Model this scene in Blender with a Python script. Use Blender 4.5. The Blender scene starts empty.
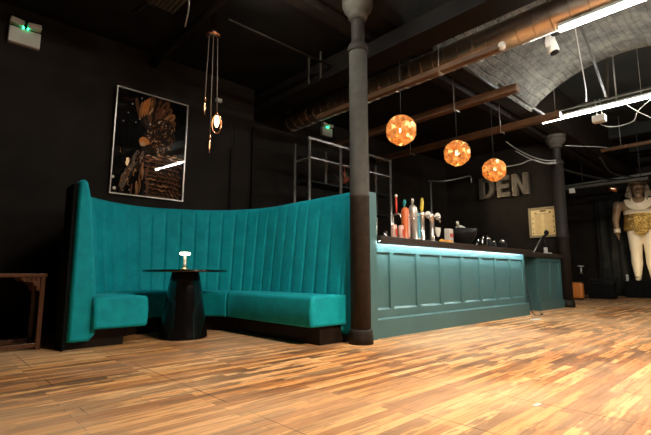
import bpy, bmesh, math, random
from mathutils import Vector, Matrix
random.seed(7)
PI = math.pi
sc = bpy.context.scene
C = sc.collection

# ------------------------------------------------------------------ materials
def mat(name, col, rough=.6, metal=0., **kw):
    kw.setdefault('Specular_IOR_Level', .5)
    m = bpy.data.materials.new(name); m.use_nodes = True
    b = m.node_tree.nodes['Principled BSDF']
    b.inputs['Base Color'].default_value = (*col, 1)
    b.inputs['Roughness'].default_value = rough
    b.inputs['Metallic'].default_value = metal
    for k, v in kw.items():
        b.inputs[k.replace('_', ' ')].default_value = v
    return m
def nd(m, t, **kw):
    n = m.node_tree.nodes.new(t)
    for k, v in kw.items(): setattr(n, k, v)
    return n
def ln(m, a, b): m.node_tree.links.new(a, b)
def bsdf(m): return m.node_tree.nodes['Principled BSDF']
def coords(m, scale=(1, 1, 1), rot=(0, 0, 0)):
    t = nd(m, 'ShaderNodeTexCoord'); mp = nd(m, 'ShaderNodeMapping')
    mp.inputs['Scale'].default_value = scale; mp.inputs['Rotation'].default_value = rot
    ln(m, t.outputs['Object'], mp.inputs['Vector']); return mp.outputs[0]
def noise(m, vec, s, detail=4, rough=.55):
    n = nd(m, 'ShaderNodeTexNoise'); n.inputs['Scale'].default_value = s
    n.inputs['Detail'].default_value = detail; n.inputs['Roughness'].default_value = rough
    if vec is not None: ln(m, vec, n.inputs['Vector'])
    return n.outputs['Fac']
def ramp(m, fac, stops):
    r = nd(m, 'ShaderNodeValToRGB'); e = r.color_ramp.elements
    while len(e) < len(stops): e.new(.5)
    for i, (p, c) in enumerate(stops):
        e[i].position = p; e[i].color = (*c, 1) if len(c) == 3 else c
    ln(m, fac, r.inputs[0]); return r.outputs[0]
def mix(m, fac, a, b, mode='MIX'):
    n = nd(m, 'ShaderNodeMix', data_type='RGBA', blend_type=mode)
    for i, v in ((0, fac), (6, a), (7, b)):
        if hasattr(v, 'links'): ln(m, v, n.inputs[i])
        elif isinstance(v, (int, float)): n.inputs[i].default_value = v
        else: n.inputs[i].default_value = (*v, 1)
    return n.outputs[2]
def bump(m, h, strength=.3, dist=.01):
    b = nd(m, 'ShaderNodeBump'); b.inputs['Strength'].default_value = strength
    b.inputs['Distance'].default_value = dist
    ln(m, h, b.inputs['Height']); ln(m, b.outputs[0], bsdf(m).inputs['Normal'])
def noisy(name, c1, c2, rough=.6, metal=0., s=6, bs=0., bd=.01, scale=(1, 1, 1), lo=.35, hi=.65, **kw):
    m = mat(name, c1, rough, metal, **kw); v = coords(m, scale)
    f = noise(m, v, s)
    ln(m, ramp(m, f, [(lo, c1), (hi, c2)]), bsdf(m).inputs['Base Color'])
    if bs: bump(m, noise(m, v, s * 4), bs, bd)
    return m
def emit(name, col, strength, base=(.8, .8, .8)):
    m = mat(name, base, .5)
    b = bsdf(m); b.inputs['Emission Color'].default_value = (*col, 1)
    b.inputs['Emission Strength'].default_value = strength
    return m

def floor_mat():
    m = mat('worn_plank_floor', (.6, .35, .15), .38, Specular_IOR_Level=.22)
    v = coords(m)
    def brick(w, off):
        br = nd(m, 'ShaderNodeTexBrick', offset=off, offset_frequency=2)
        for k, x in (('Scale', 1.), ('Brick Width', w), ('Row Height', .062), ('Mortar Size', .0022), ('Mortar Smooth', .3), ('Bias', 0)):
            br.inputs[k].default_value = x
        br.inputs['Color1'].default_value = (0, 0, 0, 1); br.inputs['Color2'].default_value = (1, 1, 1, 1)
        br.inputs['Mortar'].default_value = (.5, .5, .5, 1)
        ln(m, v, br.inputs['Vector']); return br
    br = brick(1.24, .5); b2 = brick(.62, .37)
    base = ramp(m, br.outputs['Color'], [(0, (.22, .065, .013)), (.3, (.46, .165, .038)), (.6, (.74, .325, .092)), (1, (.88, .475, .19))])
    g = noise(m, coords(m, (1.5, 18, 1)), 2.2, 6, .65)
    c = mix(m, 1., base, ramp(m, g, [(.38, (.50, .38, .29)), (.49, (1, 1, 1))]), 'MULTIPLY')
    # dark worn boards: some boards, fading along their length
    s1 = noise(m, coords(m, (1.2, 5.6, 1)), 1.3, 5, .60)
    bsum = nd(m, 'ShaderNodeMath', operation='MULTIPLY_ADD'); ln(m, b2.outputs['Color'], bsum.inputs[0]); bsum.inputs[1].default_value = .16; ln(m, s1, bsum.inputs[2])
    st = ramp(m, bsum.outputs[0], [(.585, (0, 0, 0)), (.64, (1, 1, 1))])
    s2 = noise(m, coords(m, (.45, .7, 1)), 1.2, 2, .5)
    s2r = ramp(m, s2, [(.38, (.45, .45, .45)), (.55, (1, 1, 1))])
    stf = mix(m, 1., st, s2r, 'MULTIPLY')
    c = mix(m, mix(m, 1., stf, (.88, .88, .88), 'MULTIPLY'), c, (.080, .028, .010))
    w = noise(m, coords(m, (.3, .4, 1)), 1.5, 3)
    c = mix(m, ramp(m, w, [(.40, (.05, .05, .05)), (.58, (.42, .42, .42))]), c, (.88, .56, .32))
    # board ends in straight cross seams
    w2 = nd(m, 'ShaderNodeSeparateXYZ'); ln(m, v, w2.inputs[0])
    ma = nd(m, 'ShaderNodeMath', operation='ADD'); ma.inputs[1].default_value = -1.305 + .62 * 20; ln(m, w2.outputs[0], ma.inputs[0])
    mo = nd(m, 'ShaderNodeMath', operation='MODULO'); mo.inputs[1].default_value = .62; ln(m, ma.outputs[0], mo.inputs[0])
    lt = nd(m, 'ShaderNodeMath', operation='LESS_THAN'); lt.inputs[1].default_value = .007; ln(m, mo.outputs[0], lt.inputs[0])
    sn = noise(m, coords(m, (.8, .8, 1)), 1.6, 3)
    sm = nd(m, 'ShaderNodeMath', operation='MULTIPLY'); ln(m, lt.outputs[0], sm.inputs[0])
    ln(m, ramp(m, sn, [(.48, (0, 0, 0)), (.56, (.85, .85, .85))]), sm.inputs[1])
    c = mix(m, sm.outputs[0], c, (.07, .03, .015))
    gap = ramp(m, br.outputs['Fac'], [(0, (0, 0, 0)), (1, (.55, .55, .55))])
    c = mix(m, gap, c, (.10, .045, .02))
    ln(m, c, bsdf(m).inputs['Base Color'])
    ln(m, ramp(m, g, [(.3, (.6, .6, .6)), (.7, (.42, .42, .42))]), bsdf(m).inputs['Roughness'])
    bump(m, g, .2, .006)
    return m

def velvet():
    m = mat('teal_velvet', (.0, .25, .25), .72, Sheen_Weight=.25, Sheen_Roughness=.4, Specular_IOR_Level=.2, Sheen_Tint=(.15, .9, 1.0, 1))
    v = coords(m)
    f = noise(m, v, 7, 6, .7)
    ln(m, ramp(m, f, [(.34, (.0, .245, .285)), (.66, (.002, .340, .375))]), bsdf(m).inputs['Base Color'])
    bump(m, noise(m, v, 9, 4), .10, .01)
    return m

M = {}
M['floor'] = floor_mat()
M['velvet'] = velvet()
M['wall'] = noisy('black_painted_wall', (.0135, .0094, .0066), (.020, .0144, .0102), .7, s=3, bs=.25, bd=.006, Specular_IOR_Level=.12)
M['ceil'] = noisy('black_ceiling_and_vault_shade', (.0055, .0045, .0035), (.012, .0095, .007), .75, s=2, bs=.5, bd=.02, Specular_IOR_Level=.12)
M['ceil_high'] = noisy('dark_grey_upper_ceiling', (.016, .0155, .013), (.024, .023, .019), .8, s=1.2, bs=.2, bd=.01, Specular_IOR_Level=.12)
def vault_mat():
    m = mat('painted_rough_brick', (.11, .1, .085), .8)
    v = coords(m)
    n1 = noise(m, v, 3.5, 8, .7)
    ln(m, ramp(m, n1, [(.40, (.060, .053, .040)), (.60, (.15, .135, .105))]), bsdf(m).inputs['Base Color'])
    nz = nd(m, 'ShaderNodeTexNoise'); nz.inputs['Scale'].default_value = 2.5; nz.inputs['Detail'].default_value = 3; ln(m, v, nz.inputs['Vector'])
    warp = mix(m, .10, v, nz.outputs['Color'], 'ADD')
    br = nd(m, 'ShaderNodeTexBrick')
    for k, x in (('Scale', 1.), ('Brick Width', .26), ('Row Height', .10), ('Mortar Size', .016), ('Mortar Smooth', .8)):
        br.inputs[k].default_value = x
    ln(m, warp, br.inputs['Vector'])
    inv = nd(m, 'ShaderNodeMath', operation='SUBTRACT'); inv.inputs[0].default_value = 1; ln(m, br.outputs['Fac'], inv.inputs[1])
    mx = mix(m, .30, noise(m, v, 4.5, 7, .68), inv.outputs[0])
    bump(m, mx, 1.0, .07)
    return m
M['vault'] = vault_mat()
M['girder'] = noisy('brown_black_girder', (.009, .0065, .0045), (.02, .013, .009), .6, s=5, bs=.2, Specular_IOR_Level=.12)
M['iron'] = noisy('grey_painted_iron', (.048, .040, .031), (.068, .058, .045), .6, s=9, bs=.25, bd=.004, Specular_IOR_Level=.12)
M['iron_dark'] = noisy('dark_brown_painted_iron', (.014, .010, .008), (.022, .016, .012), .6, s=9, bs=.25, bd=.004, Specular_IOR_Level=.15)
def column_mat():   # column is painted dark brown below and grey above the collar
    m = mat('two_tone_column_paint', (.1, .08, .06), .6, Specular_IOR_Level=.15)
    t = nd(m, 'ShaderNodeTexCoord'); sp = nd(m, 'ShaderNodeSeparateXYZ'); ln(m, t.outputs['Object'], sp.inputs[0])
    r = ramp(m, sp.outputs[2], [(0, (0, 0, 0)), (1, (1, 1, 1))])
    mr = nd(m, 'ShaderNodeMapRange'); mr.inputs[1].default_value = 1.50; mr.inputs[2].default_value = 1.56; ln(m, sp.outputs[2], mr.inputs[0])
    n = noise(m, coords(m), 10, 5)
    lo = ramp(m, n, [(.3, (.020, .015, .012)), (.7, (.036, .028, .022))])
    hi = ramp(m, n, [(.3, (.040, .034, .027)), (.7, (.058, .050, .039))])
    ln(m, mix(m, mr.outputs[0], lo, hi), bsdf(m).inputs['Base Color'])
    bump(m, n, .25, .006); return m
M['column'] = column_mat()
M['bar_paint'] = noisy('dark_teal_satin_paint', (.055, .125, .125), (.062, .140, .140), .42, s=4)
M['counter'] = noisy('black_wood_counter', (.022, .015, .011), (.04, .028, .02), .4, s=8, scale=(.3, 4, 4))
M['plinth'] = noisy('black_plinth', (.012, .008, .006), (.022, .014, .010), .35, s=6, Specular_IOR_Level=.12)
M['shell'] = noisy('shaded_back_sheet', (.002, .0035, .0035), (.003, .005, .005), .7, s=6, Specular_IOR_Level=.12)
M['gloss_black'] = mat('gloss_black', (.006, .005, .005), .12, Coat_Weight=.6)
M['black'] = noisy('matt_black', (.007, .006, .006), (.011, .010, .009), .55, s=12, Specular_IOR_Level=.2)
M['tube'] = emit('fluorescent_tube', (.97, 1.0, .95), 100)
M['white_body'] = noisy('white_fixture', (.55, .56, .52), (.65, .66, .62), .4, s=8)
M['led'] = emit('cool_led', (.75, .97, 1.0), 55)
M['spiral'] = noisy('galvanised_duct', (.60, .50, .40), (.72, .62, .52), .30, .85, s=5, bs=.15)
M['brown_tray'] = noisy('rust_brown_channel', (.10, .048, .022), (.16, .078, .036), .45, s=5, bs=.2)
M['duct_dark'] = noisy('black_square_duct', (.006, .004, .003), (.010, .007, .005), .6, s=5, Specular_IOR_Level=.12)
M['steel'] = noisy('galvanised_conduit', (.42, .40, .36), (.55, .53, .48), .4, .7, s=12)
M['cable'] = noisy('pale_cable', (.40, .38, .33), (.5, .48, .42), .5, s=20)
M['cable_dark'] = mat('black_cable', (.02, .018, .016), .5)
M['cord'] = noisy('grey_fabric_cord', (.16, .13, .10), (.22, .18, .14), .6, s=30)
M['copper'] = noisy('copper_metal', (.72, .33, .20), (.85, .42, .27), .25, 1., s=10)
M['chrome'] = noisy('polished_steel', (.70, .63, .56), (.85, .78, .70), .26, .82, s=6)
M['bulb'] = emit('warm_filament_bulb', (1.0, .62, .30), 5)
M['bulb_dim'] = emit('warm_filament_bulb_dim', (1.0, .55, .28), 1.5)
M['bulb_hot'] = emit('warm_globe_bulb', (1.0, .74, .42), 34)
M['lamp_glow'] = emit('lit_table_lamp_shade', (1.0, .84, .58), 9)
M['brass'] = noisy('aged_brass', (.66, .45, .20), (.78, .56, .28), .3, 1., s=10)
M['frame_gold'] = noisy('champagne_metal_frame', (.60, .50, .42), (.7, .6, .5), .3, .8, s=10)
M['gold_wood'] = noisy('gilt_wood_frame', (.36, .27, .15), (.46, .36, .2), .4, .3, s=10)
M['shaded_wood'] = noisy('reddish_carved_wood', (.085, .030, .012), (.15, .055, .022), .32, s=6, scale=(3, 3, .6), bs=.2)  # darkened tone carries the shadow the side table stands in
M['white'] = noisy('white_plastic', (.62, .58, .50), (.70, .66, .58), .4, s=8)
M['green_led'] = emit('green_indicator', (.02, 1.0, .35), 9)
M['paper'] = noisy('warm_yellow_paper', (.92, .64, .27), (.96, .72, .34), .6, s=4)
M['ink'] = mat('dark_ink', (.12, .06, .02), .6)
M['ink_faint'] = mat('faint_ink', (.60, .36, .13), .6)
M['letter_face'] = noisy('grey_weathered_letter_face', (.045, .033, .024), (.11, .085, .062), .5, .3, s=7, scale=(1, 1, .4))
M['letter_edge'] = noisy('brushed_letter_edge', (.34, .26, .18), (.44, .35, .25), .35, .6, s=7)
M['statue_skin'] = noisy('tan_gold_statue_paint', (.30, .18, .10), (.38, .24, .13), .42, .15, s=5, bs=.1)
M['statue_pale'] = noisy('cream_trim_and_leg_light', (.78, .64, .44), (.86, .73, .54), .5, s=4)
M['statue_gold'] = noisy('crinkled_gold', (.60, .36, .08), (.80, .52, .16), .25, .85, s=6, bs=.9, bd=.05)
M['statue_nemes'] = noisy('dull_gold_headcloth', (.15, .095, .045), (.21, .14, .07), .5, .3, s=6)
M['curtain'] = noisy('charcoal_drape', (.020, .019, .015), (.034, .032, .026), .85, s=3, Specular_IOR_Level=.12)
M['stage'] = noisy('black_stage', (.005, .004, .004), (.009, .008, .007), .7, s=5, Specular_IOR_Level=.12)
M['orange'] = noisy('orange_moulded_plastic', (.72, .20, .03), (.80, .26, .05), .4, s=6)
M['red'] = mat('red_enamel', (.55, .05, .03), .3)
M['tap_orange'] = noisy('orange_red_enamel', (.62, .13, .04), (.70, .18, .06), .3, s=9)
M['tap_pink'] = mat('pale_pink_enamel', (.68, .42, .34), .3)
M['tap_teal'] = mat('teal_enamel', (.03, .30, .30), .3)
M['tap_grey'] = noisy('silver_grey_enamel', (.42, .38, .33), (.56, .51, .45), .3, .4, s=9)
M['tap_blue'] = mat('light_blue_enamel', (.12, .42, .52), .3)
M['tap_yellow'] = mat('yellow_enamel', (.72, .56, .08), .35)
M['leaf_green'] = noisy('leaf_green', (.03, .06, .015), (.06, .10, .03), .5, s=20)
M['leaf_red'] = noisy('leaf_red', (.55, .10, .08), (.70, .17, .12), .5, s=20)
M['lemon'] = noisy('orange_peel', (.75, .30, .04), (.82, .40, .08), .45, s=30)

def cheap_glass(name, tint, trans=.8, rough=.02):
    m = bpy.data.materials.new(name); m.use_nodes = True
    nt = m.node_tree; nt.nodes.remove(bsdf(m)); out = nt.nodes['Material Output']
    fr = nd(m, 'ShaderNodeFresnel'); fr.inputs[0].default_value = 1.5
    add = nd(m, 'ShaderNodeMath', operation='ADD'); add.inputs[1].default_value = 1 - trans
    g = nd(m, 'ShaderNodeBsdfGlossy'); g.inputs['Roughness'].default_value = rough
    t = nd(m, 'ShaderNodeBsdfTransparent'); t.inputs[0].default_value = (*tint, 1)
    mx = nd(m, 'ShaderNodeMixShader')
    ln(m, fr.outputs[0], add.inputs[0]); ln(m, add.outputs[0], mx.inputs[0]); ln(m, t.outputs[0], mx.inputs[1]); ln(m, g.outputs[0], mx.inputs[2])
    ln(m, mx.outputs[0], out.inputs[0]); return m
M['glass'] = cheap_glass('clear_picture_glass', (1, 1, 1), 1.0, .015)
M['drinkglass'] = cheap_glass('drinking_glass', (.92, .93, .92), .72, .08)
M['rose_glass'] = cheap_glass('rose_glass_bulb', (1.0, .80, .70), .88, .05)
def globe_mat():
    m = mat('etched_amber_metal', (.88, .46, .17), .28, .6)
    nt = m.node_tree; b = bsdf(m); out = nt.nodes['Material Output']
    v = coords(m)
    vo = nd(m, 'ShaderNodeTexVoronoi', feature='DISTANCE_TO_EDGE'); vo.inputs['Scale'].default_value = 34
    ln(m, v, vo.inputs['Vector'])
    n = noise(m, v, 9, 2)
    th = nd(m, 'ShaderNodeMath', operation='GREATER_THAN'); th.inputs[1].default_value = .30
    ad = nd(m, 'ShaderNodeMath', operation='MULTIPLY'); ln(m, vo.outputs['Distance'], ad.inputs[0]); ln(m, n, ad.inputs[1])
    th.inputs[1].default_value = .125; ln(m, ad.outputs[0], th.inputs[0])
    tl = nd(m, 'ShaderNodeBsdfTranslucent'); tl.inputs[0].default_value = (.95, .50, .16, 1)
    m1 = nd(m, 'ShaderNodeMixShader'); m1.inputs[0].default_value = .16
    ln(m, b.outputs[0], m1.inputs[1]); ln(m, tl.outputs[0], m1.inputs[2])
    tr = nd(m, 'ShaderNodeBsdfTransparent')
    m2 = nd(m, 'ShaderNodeMixShader'); ln(m, th.outputs[0], m2.inputs[0]); ln(m, m1.outputs[0], m2.inputs[1]); ln(m, tr.outputs[0], m2.inputs[2])
    ln(m, m2.outputs[0], out.inputs[0]); return m
M['globe'] = globe_mat()

# ------------------------------------------------------------------ mesh builder
class MB:
    def __init__(s): s.v = []; s.f = []; s.m = []; s.sm = []
    def add(s, vs, fs, mi=0, smooth=False):
        o = len(s.v); s.v += [tuple(v) for v in vs]
        for f in fs: s.f.append([i + o for i in f]); s.m.append(mi); s.sm.append(smooth)
        return s
    def box(s, a, b, mi=0, mtx=None, bev=0):
        x0, x1 = sorted((a[0], b[0])); y0, y1 = sorted((a[1], b[1])); z0, z1 = sorted((a[2], b[2]))
        if bev:
            bm = bmesh.new(); bmesh.ops.create_cube(bm, size=1)
            for v in bm.verts: v.co = ((x0 + x1) / 2 + v.co.x * (x1 - x0), (y0 + y1) / 2 + v.co.y * (y1 - y0), (z0 + z1) / 2 + v.co.z * (z1 - z0))
            bmesh.ops.bevel(bm, geom=bm.edges[:], offset=bev, segments=2, affect='EDGES', profile=.5)
            vs = [v.co.copy() for v in bm.verts]; fs = [[v.index for v in f.verts] for f in bm.faces]; bm.free()
        else:
            vs = [Vector((x, y, z)) for x in (x0, x1) for y in (y0, y1) for z in (z0, z1)]
            fs = [(0, 1, 3, 2), (4, 6, 7, 5), (0, 4, 5, 1), (2, 3, 7, 6), (0, 2, 6, 4), (1, 5, 7, 3)]
        if mtx is not None: vs = [mtx @ Vector(v) for v in vs]
        return s.add(vs, fs, mi)
    def tube(s, pts, r, n=12, mi=0, cap=True, ell=None):
        pts = [Vector(p) for p in pts]; rs = r if isinstance(r, (list, tuple)) else [r] * len(pts)
        vs = []; fs = []; prev = None
        for i, p in enumerate(pts):
            d = (pts[min(i + 1, len(pts) - 1)] - pts[max(i - 1, 0)]).normalized()
            if prev is None:
                up = Vector((0, 0, 1)) if abs(d.z) < .9 else Vector((1, 0, 0))
                a = d.cross(up).normalized()
            else: a = (prev - d * prev.dot(d)).normalized()
            prev = a; b = d.cross(a)
            for k in range(n):
                t = 2 * PI * k / n
                ra, rb = (rs[i], rs[i]) if ell is None else (rs[i] * ell[0], rs[i] * ell[1])
                vs.append(p + a * math.cos(t) * ra + b * math.sin(t) * rb)
        for i in range(len(pts) - 1):
            for k in range(n):
                fs.append((i * n + k, i * n + (k + 1) % n, (i + 1) * n + (k + 1) % n, (i + 1) * n + k))
        s.add(vs, fs, mi, True)
        if cap:
            o = len(s.v) - len(vs)
            s.f.append([o + k for k in range(n)][::-1]); s.m.append(mi); s.sm.append(False)
            e = o + (len(pts) - 1) * n
            s.f.append([e + k for k in range(n)]); s.m.append(mi); s.sm.append(False)
        return s
    def lathe(s, prof, c=(0, 0, 0), n=32, mi=0, mtx=None, smooth=True):
        vs = []; fs = []
        for r, z in prof:
            for k in range(n):
                t = 2 * PI * k / n; vs.append(Vector((c[0] + r * math.cos(t), c[1] + r * math.sin(t), c[2] + z)))
        if mtx is not None: vs = [mtx @ v for v in vs]
        for i in range(len(prof) - 1):
            for k in range(n): fs.append((i * n + k, i * n + (k + 1) % n, (i + 1) * n + (k + 1) % n, (i + 1) * n + k))
        s.add(vs, fs, mi, smooth); o = len(s.v) - len(vs)
        s.f.append([o + k for k in range(n)][::-1]); s.m.append(mi); s.sm.append(False)
        e = o + (len(prof) - 1) * n; s.f.append([e + k for k in range(n)]); s.m.append(mi); s.sm.append(False)
        return s
    def ball(s, c, r, n=16, mi=0):
        r = r if isinstance(r, (tuple, list)) else (r, r, r)
        prof = [(math.sin(PI * i / (n // 2)), -math.cos(PI * i / (n // 2))) for i in range(n // 2 + 1)]
        prof[0] = (.02, -1); prof[-1] = (.02, 1)
        m = Matrix.Translation(c) @ Matrix.Diagonal((*r, 1)); return s.lathe(prof, n=n, mi=mi, mtx=m)
    def prism(s, outline, d0, d1, fn, mi=0, side=None):
        """outline of 2d points extruded; fn(a,b,d)->xyz"""
        n = len(outline); vs = [fn(a, b, d0) for a, b in outline] + [fn(a, b, d1) for a, b in outline]
        s.add(vs, [list(range(n))[::-1], list(range(n, 2 * n))], mi)
        return s.add(vs, [(i, (i + 1) % n, n + (i + 1) % n, n + i) for i in range(n)], mi if side is None else side)
    def grid(s, rows, mi=0, closed=False, smooth=True, caps=False):
        n = len(rows[0]); vs = [p for r in rows for p in r]; fs = []
        for i in range(len(rows) - 1):
            for k in range(n if closed else n - 1):
                fs.append((i * n + k, i * n + (k + 1) % n, (i + 1) * n + (k + 1) % n, (i + 1) * n + k))
        s.add(vs, fs, mi, smooth)
        if caps:
            o = len(s.v) - len(vs); s.f.append([o + k for k in range(n)][::-1]); s.m.append(mi); s.sm.append(False)
            e = o + (len(rows) - 1) * n; s.f.append([e + k for k in range(n)]); s.m.append(mi); s.sm.append(False)
        return s
    def build(s, name, mats, parent=None, label=None):
        me = bpy.data.meshes.new(name); me.from_pydata(s.v, [], s.f)
        mats = mats if isinstance(mats, (list, tuple)) else [mats]
        for m in mats: me.materials.append(M[m] if isinstance(m, str) else m)
        for p, mi, sm in zip(me.polygons, s.m, s.sm): p.material_index = mi; p.use_smooth = sm
        bm = bmesh.new(); bm.from_mesh(me); bmesh.ops.recalc_face_normals(bm, faces=bm.faces); bm.to_mesh(me); bm.free()
        o = bpy.data.objects.new(name, me); C.objects.link(o)
        if parent is not None:
            o.parent = parent
        if label: o['label'] = label
        return o
def tag(o, label, cat, group=None, kind=None):
    o['label'] = label; o['category'] = cat
    if group: o['group'] = group
    if kind: o['kind'] = kind
    return o
def thing(name, label, cat, loc=(0, 0, 0), rz=0, group=None):
    o = bpy.data.objects.new(name, None); o.empty_display_size = .1; C.objects.link(o)
    o.location = loc; o.rotation_euler = (0, 0, rz); return tag(o, label, cat, group)
def struct(name, mb, m):
    o = mb.build(name, m); o['kind'] = 'structure'; return o
def dup(root, loc, label, group=None, rz=None):
    r = root.copy(); C.objects.link(r); r.location = loc; r['label'] = label
    if rz is not None: r.rotation_euler = (0, 0, rz)
    if group: r['group'] = group
    for ch in list(root.children):
        c = ch.copy(); C.objects.link(c); c.parent = r
        for g in list(ch.children):
            d = g.copy(); C.objects.link(d); d.parent = c
    return r
def catmull(P, n):
    P = [Vector(p) for p in P]; out = []
    Q = [2 * P[0] - P[1]] + P + [2 * P[-1] - P[-2]]
    for i in range(1, len(Q) - 2):
        for k in range(n):
            t = k / n; a, b, c, d = Q[i - 1:i + 3]
            out.append(.5 * ((2 * b) + (c - a) * t + (2 * a - 5 * b + 4 * c - d) * t * t + (3 * b - a - 3 * c + d) * t ** 3))
    out.append(P[-1]); return out
def resample(pts, step=None, n=None):
    L = [0]
    for a, b in zip(pts, pts[1:]): L.append(L[-1] + (b - a).length)
    n = n or max(2, round(L[-1] / step)); out = []; j = 0
    for i in range(n + 1):
        t = L[-1] * i / n
        while j < len(L) - 2 and L[j + 1] < t: j += 1
        f = (t - L[j]) / max(1e-9, L[j + 1] - L[j]); out.append(pts[j].lerp(pts[j + 1], min(1, max(0, f))))
    return out

# ------------------------------------------------------------------ room shell
FX, YB, YB2 = 17.2, 6.05, 6.40          # far wall, booth wall, bar wall
struct('floor', MB().box((-4, -5, -.1), (17.4, 6.6, 0)), 'floor')
struct('wall_back', MB().box((-4, YB, 0), (4.0, YB2 + .2, 3.9)), 'wall')
struct('wall_bar', MB().box((4.0, YB2, 0), (17.4, YB2 + .2, 4.9)), 'wall')
struct('wall_right', MB().box((10.8, 3.5, 0), (11.0, YB2, 3.9)), 'wall')
struct('wall_far', MB().box((FX, -5, 0), (FX + .2, YB2, 4.9)), 'wall')
struct('wall_left', MB().box((-4.2, -5, 0), (-4, YB2 + .2, 4.9)), 'wall')
struct('wall_near', MB().box((-4.2, -5.2, 0), (17.4, -5, 4.9)), 'wall')
# ceiling over booth and bar, vaulted bays over the dance floor, upper ceiling beyond
c = MB()
c.box((-4, 3.35, 3.9), (17.2, 6.6, 4.0), 0)
SPR, RISE = 3.80, .60
def vault(y0, y1, x0, x1, mi):
    half = (y1 - y0) / 2; R = (half * half + RISE * RISE) / (2 * RISE); cy = (y0 + y1) / 2; cz = SPR + RISE - R
    a = math.asin(half / R); N = 40; NX = 60
    rows = [[(x0 + (x1 - x0) * j / NX, cy + R * math.sin(-a + 2 * a * i / N), cz + R * math.cos(-a + 2 * a * i / N)) for i in range(N + 1)] for j in range(NX + 1)]
    c.grid(rows, mi)
    # masonry above the arch, seen on its end face
    rim = [(x1, p[1], p[2]) for p in rows[-1]]; top = [(x1, p[1], 4.8) for p in rim]
    c.grid([rim, top], 1, smooth=False)
    rim0 = [(x0, p[1], p[2]) for p in rows[0]]; top0 = [(x0, p[1], 4.8) for p in rim0]
    c.grid([rim0, top0], 1, smooth=False)
vault(-.05, 3.05, -4, 4.9, 0); vault(-.05, 3.05, 4.9, 8.3, 1); vault(-3.4, -.35, -4, 8.3, 1)  # nearest bay takes the black ceiling colour to paint in its shade
c.box((-4, -5, 3.8), (8.3, -3.4, 4.8), 1)
c.box((8.3, -5, 4.8), (17.2, 3.35, 4.9), 2)
struct('ceiling', c, ['ceil', 'vault', 'ceil_high'])
g = MB().box((-4, 3.05, 3.84), (17.2, 3.35, 4.82)); struct('trim_1', g, 'girder')
g = MB().box((-4, -.35, 3.84), (8.3, -.05, 4.7)); struct('trim_2', g, 'girder')
struct('trim_3', MB().box((-4, 3.45, 3.78), (17.2, 3.6, 3.9)), 'girder')
# upper ceiling beams beyond the arch
for i, x in enumerate((11.3, 13.9, 16.3)):
    struct('trim_%d' % (4 + i), MB().box((x, -5, 4.5), (x + .25, 3.05, 4.8)), 'ceil_high')
struct('trim_7', MB().box((17.0, -5, 3.9), (17.19, 3.05, 4.2)), 'girder')

# ------------------------------------------------------------------ iron columns
def column(x, y, s, label, grey):
    t = thing('iron_column', label, 'column', (x, y, 0))
    b = MB().lathe([(1.2, 0), (1.2, .07), (1.14, .10), (1.14, .125), (1.02, .15)], n=40)
    for i, v in enumerate(b.v): b.v[i] = (v[0] * s, v[1] * s, v[2])
    b.build('base', 'iron_dark', t)
    sh = MB().lathe([(1.0, .15), (.98, 1.50), (1.02, 1.51), (1.02, 1.54), (.96, 1.55), (.94, 3.16)], n=40)
    for i, v in enumerate(sh.v): sh.v[i] = (v[0] * s, v[1] * s, v[2])
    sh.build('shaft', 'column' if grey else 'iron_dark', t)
    nk = MB().lathe([(1.0, 3.16), (1.08, 3.17), (1.08, 3.22), (.95, 3.25), (.72, 3.28), (.70, 3.30), (.70, 3.52), (.72, 3.55)], n=40)
    for i, v in enumerate(nk.v): nk.v[i] = (v[0] * s, v[1] * s, v[2])
    nk.build('neck', 'iron_dark', t, 'dark narrow neck')
    cp = MB().lathe([(.72, 3.55), (.98, 3.57), (1.04, 3.59), (1.0, 3.61), (1.15, 3.63), (1.45, 3.67), (1.62, 3.72), (1.62, 3.75), (1.52, 3.76), (1.52, 3.78), (1.66, 3.80), (1.66, 3.84)], n=40)
    for i, v in enumerate(cp.v): cp.v[i] = (v[0] * s, v[1] * s, v[2])
    cp.build('capital', 'iron', t, 'grey moulded capital')
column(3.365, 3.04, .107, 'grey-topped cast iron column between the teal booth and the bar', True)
column(10.33, 3.30, .128, 'dark iron column at the far end of the bar beside the menu board', False)

# ------------------------------------------------------------------ curved booth
booth = thing('curved_booth', 'tall curved teal velvet banquette booth around the black round table', 'booth', (0, 0, 0))
path0 = [(1.02, 4.60), (1.04, 5.0), (1.24, 5.47), (1.70, 5.85), (2.25, 5.97), (2.86, 5.74), (3.29, 5.34), (3.51, 4.80), (3.525, 4.1), (3.525, 3.26)]
CH = 14
fine = resample(catmull([(x, y, 0) for x, y in path0], 24), n=26 * CH)
def frames(pts):
    out = []
    for i, p in enumerate(pts):
        d = (pts[min(i + 1, len(pts) - 1)] - pts[max(i - 1, 0)]).normalized()
        out.append((p, Vector((d.y, -d.x, 0)), d))
    return out
fr = frames(fine); NF = len(fr)
inward = 1 if (fr[0][1].x > 0) else -1
def back_profile(ph, shrink, z1):
    """closed loop of (inward offset, z)"""
    bul = {0: -.010, 1: .013}.get(min(round(ph * CH), CH - round(ph * CH)), .018 + .006 * math.sin(PI * ph))
    P = []
    P += [(.03 + shrink, .08 + shrink), (.03 + shrink, .8), (.03 + shrink, z1 - .06)]
    for a in range(0, 181, 30):
        t = math.radians(180 - a); P.append((.075 + (.045 - shrink) * math.cos(t), z1 - .055 + (.055 - shrink) * math.sin(t)))
    for k in range(1, 9):
        f = k / 8; z = z1 - .055 - f * (z1 - .055 - .22)
        P.append((.12 + .135 * f + bul * (1 if k < 8 else .7) - shrink, z))
    P += [(.25 + bul * .4 - shrink, .13 + shrink), (.21 - shrink * .5, .075 + shrink), (.08, .07 + shrink)]
    return P
rows = []
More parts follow.
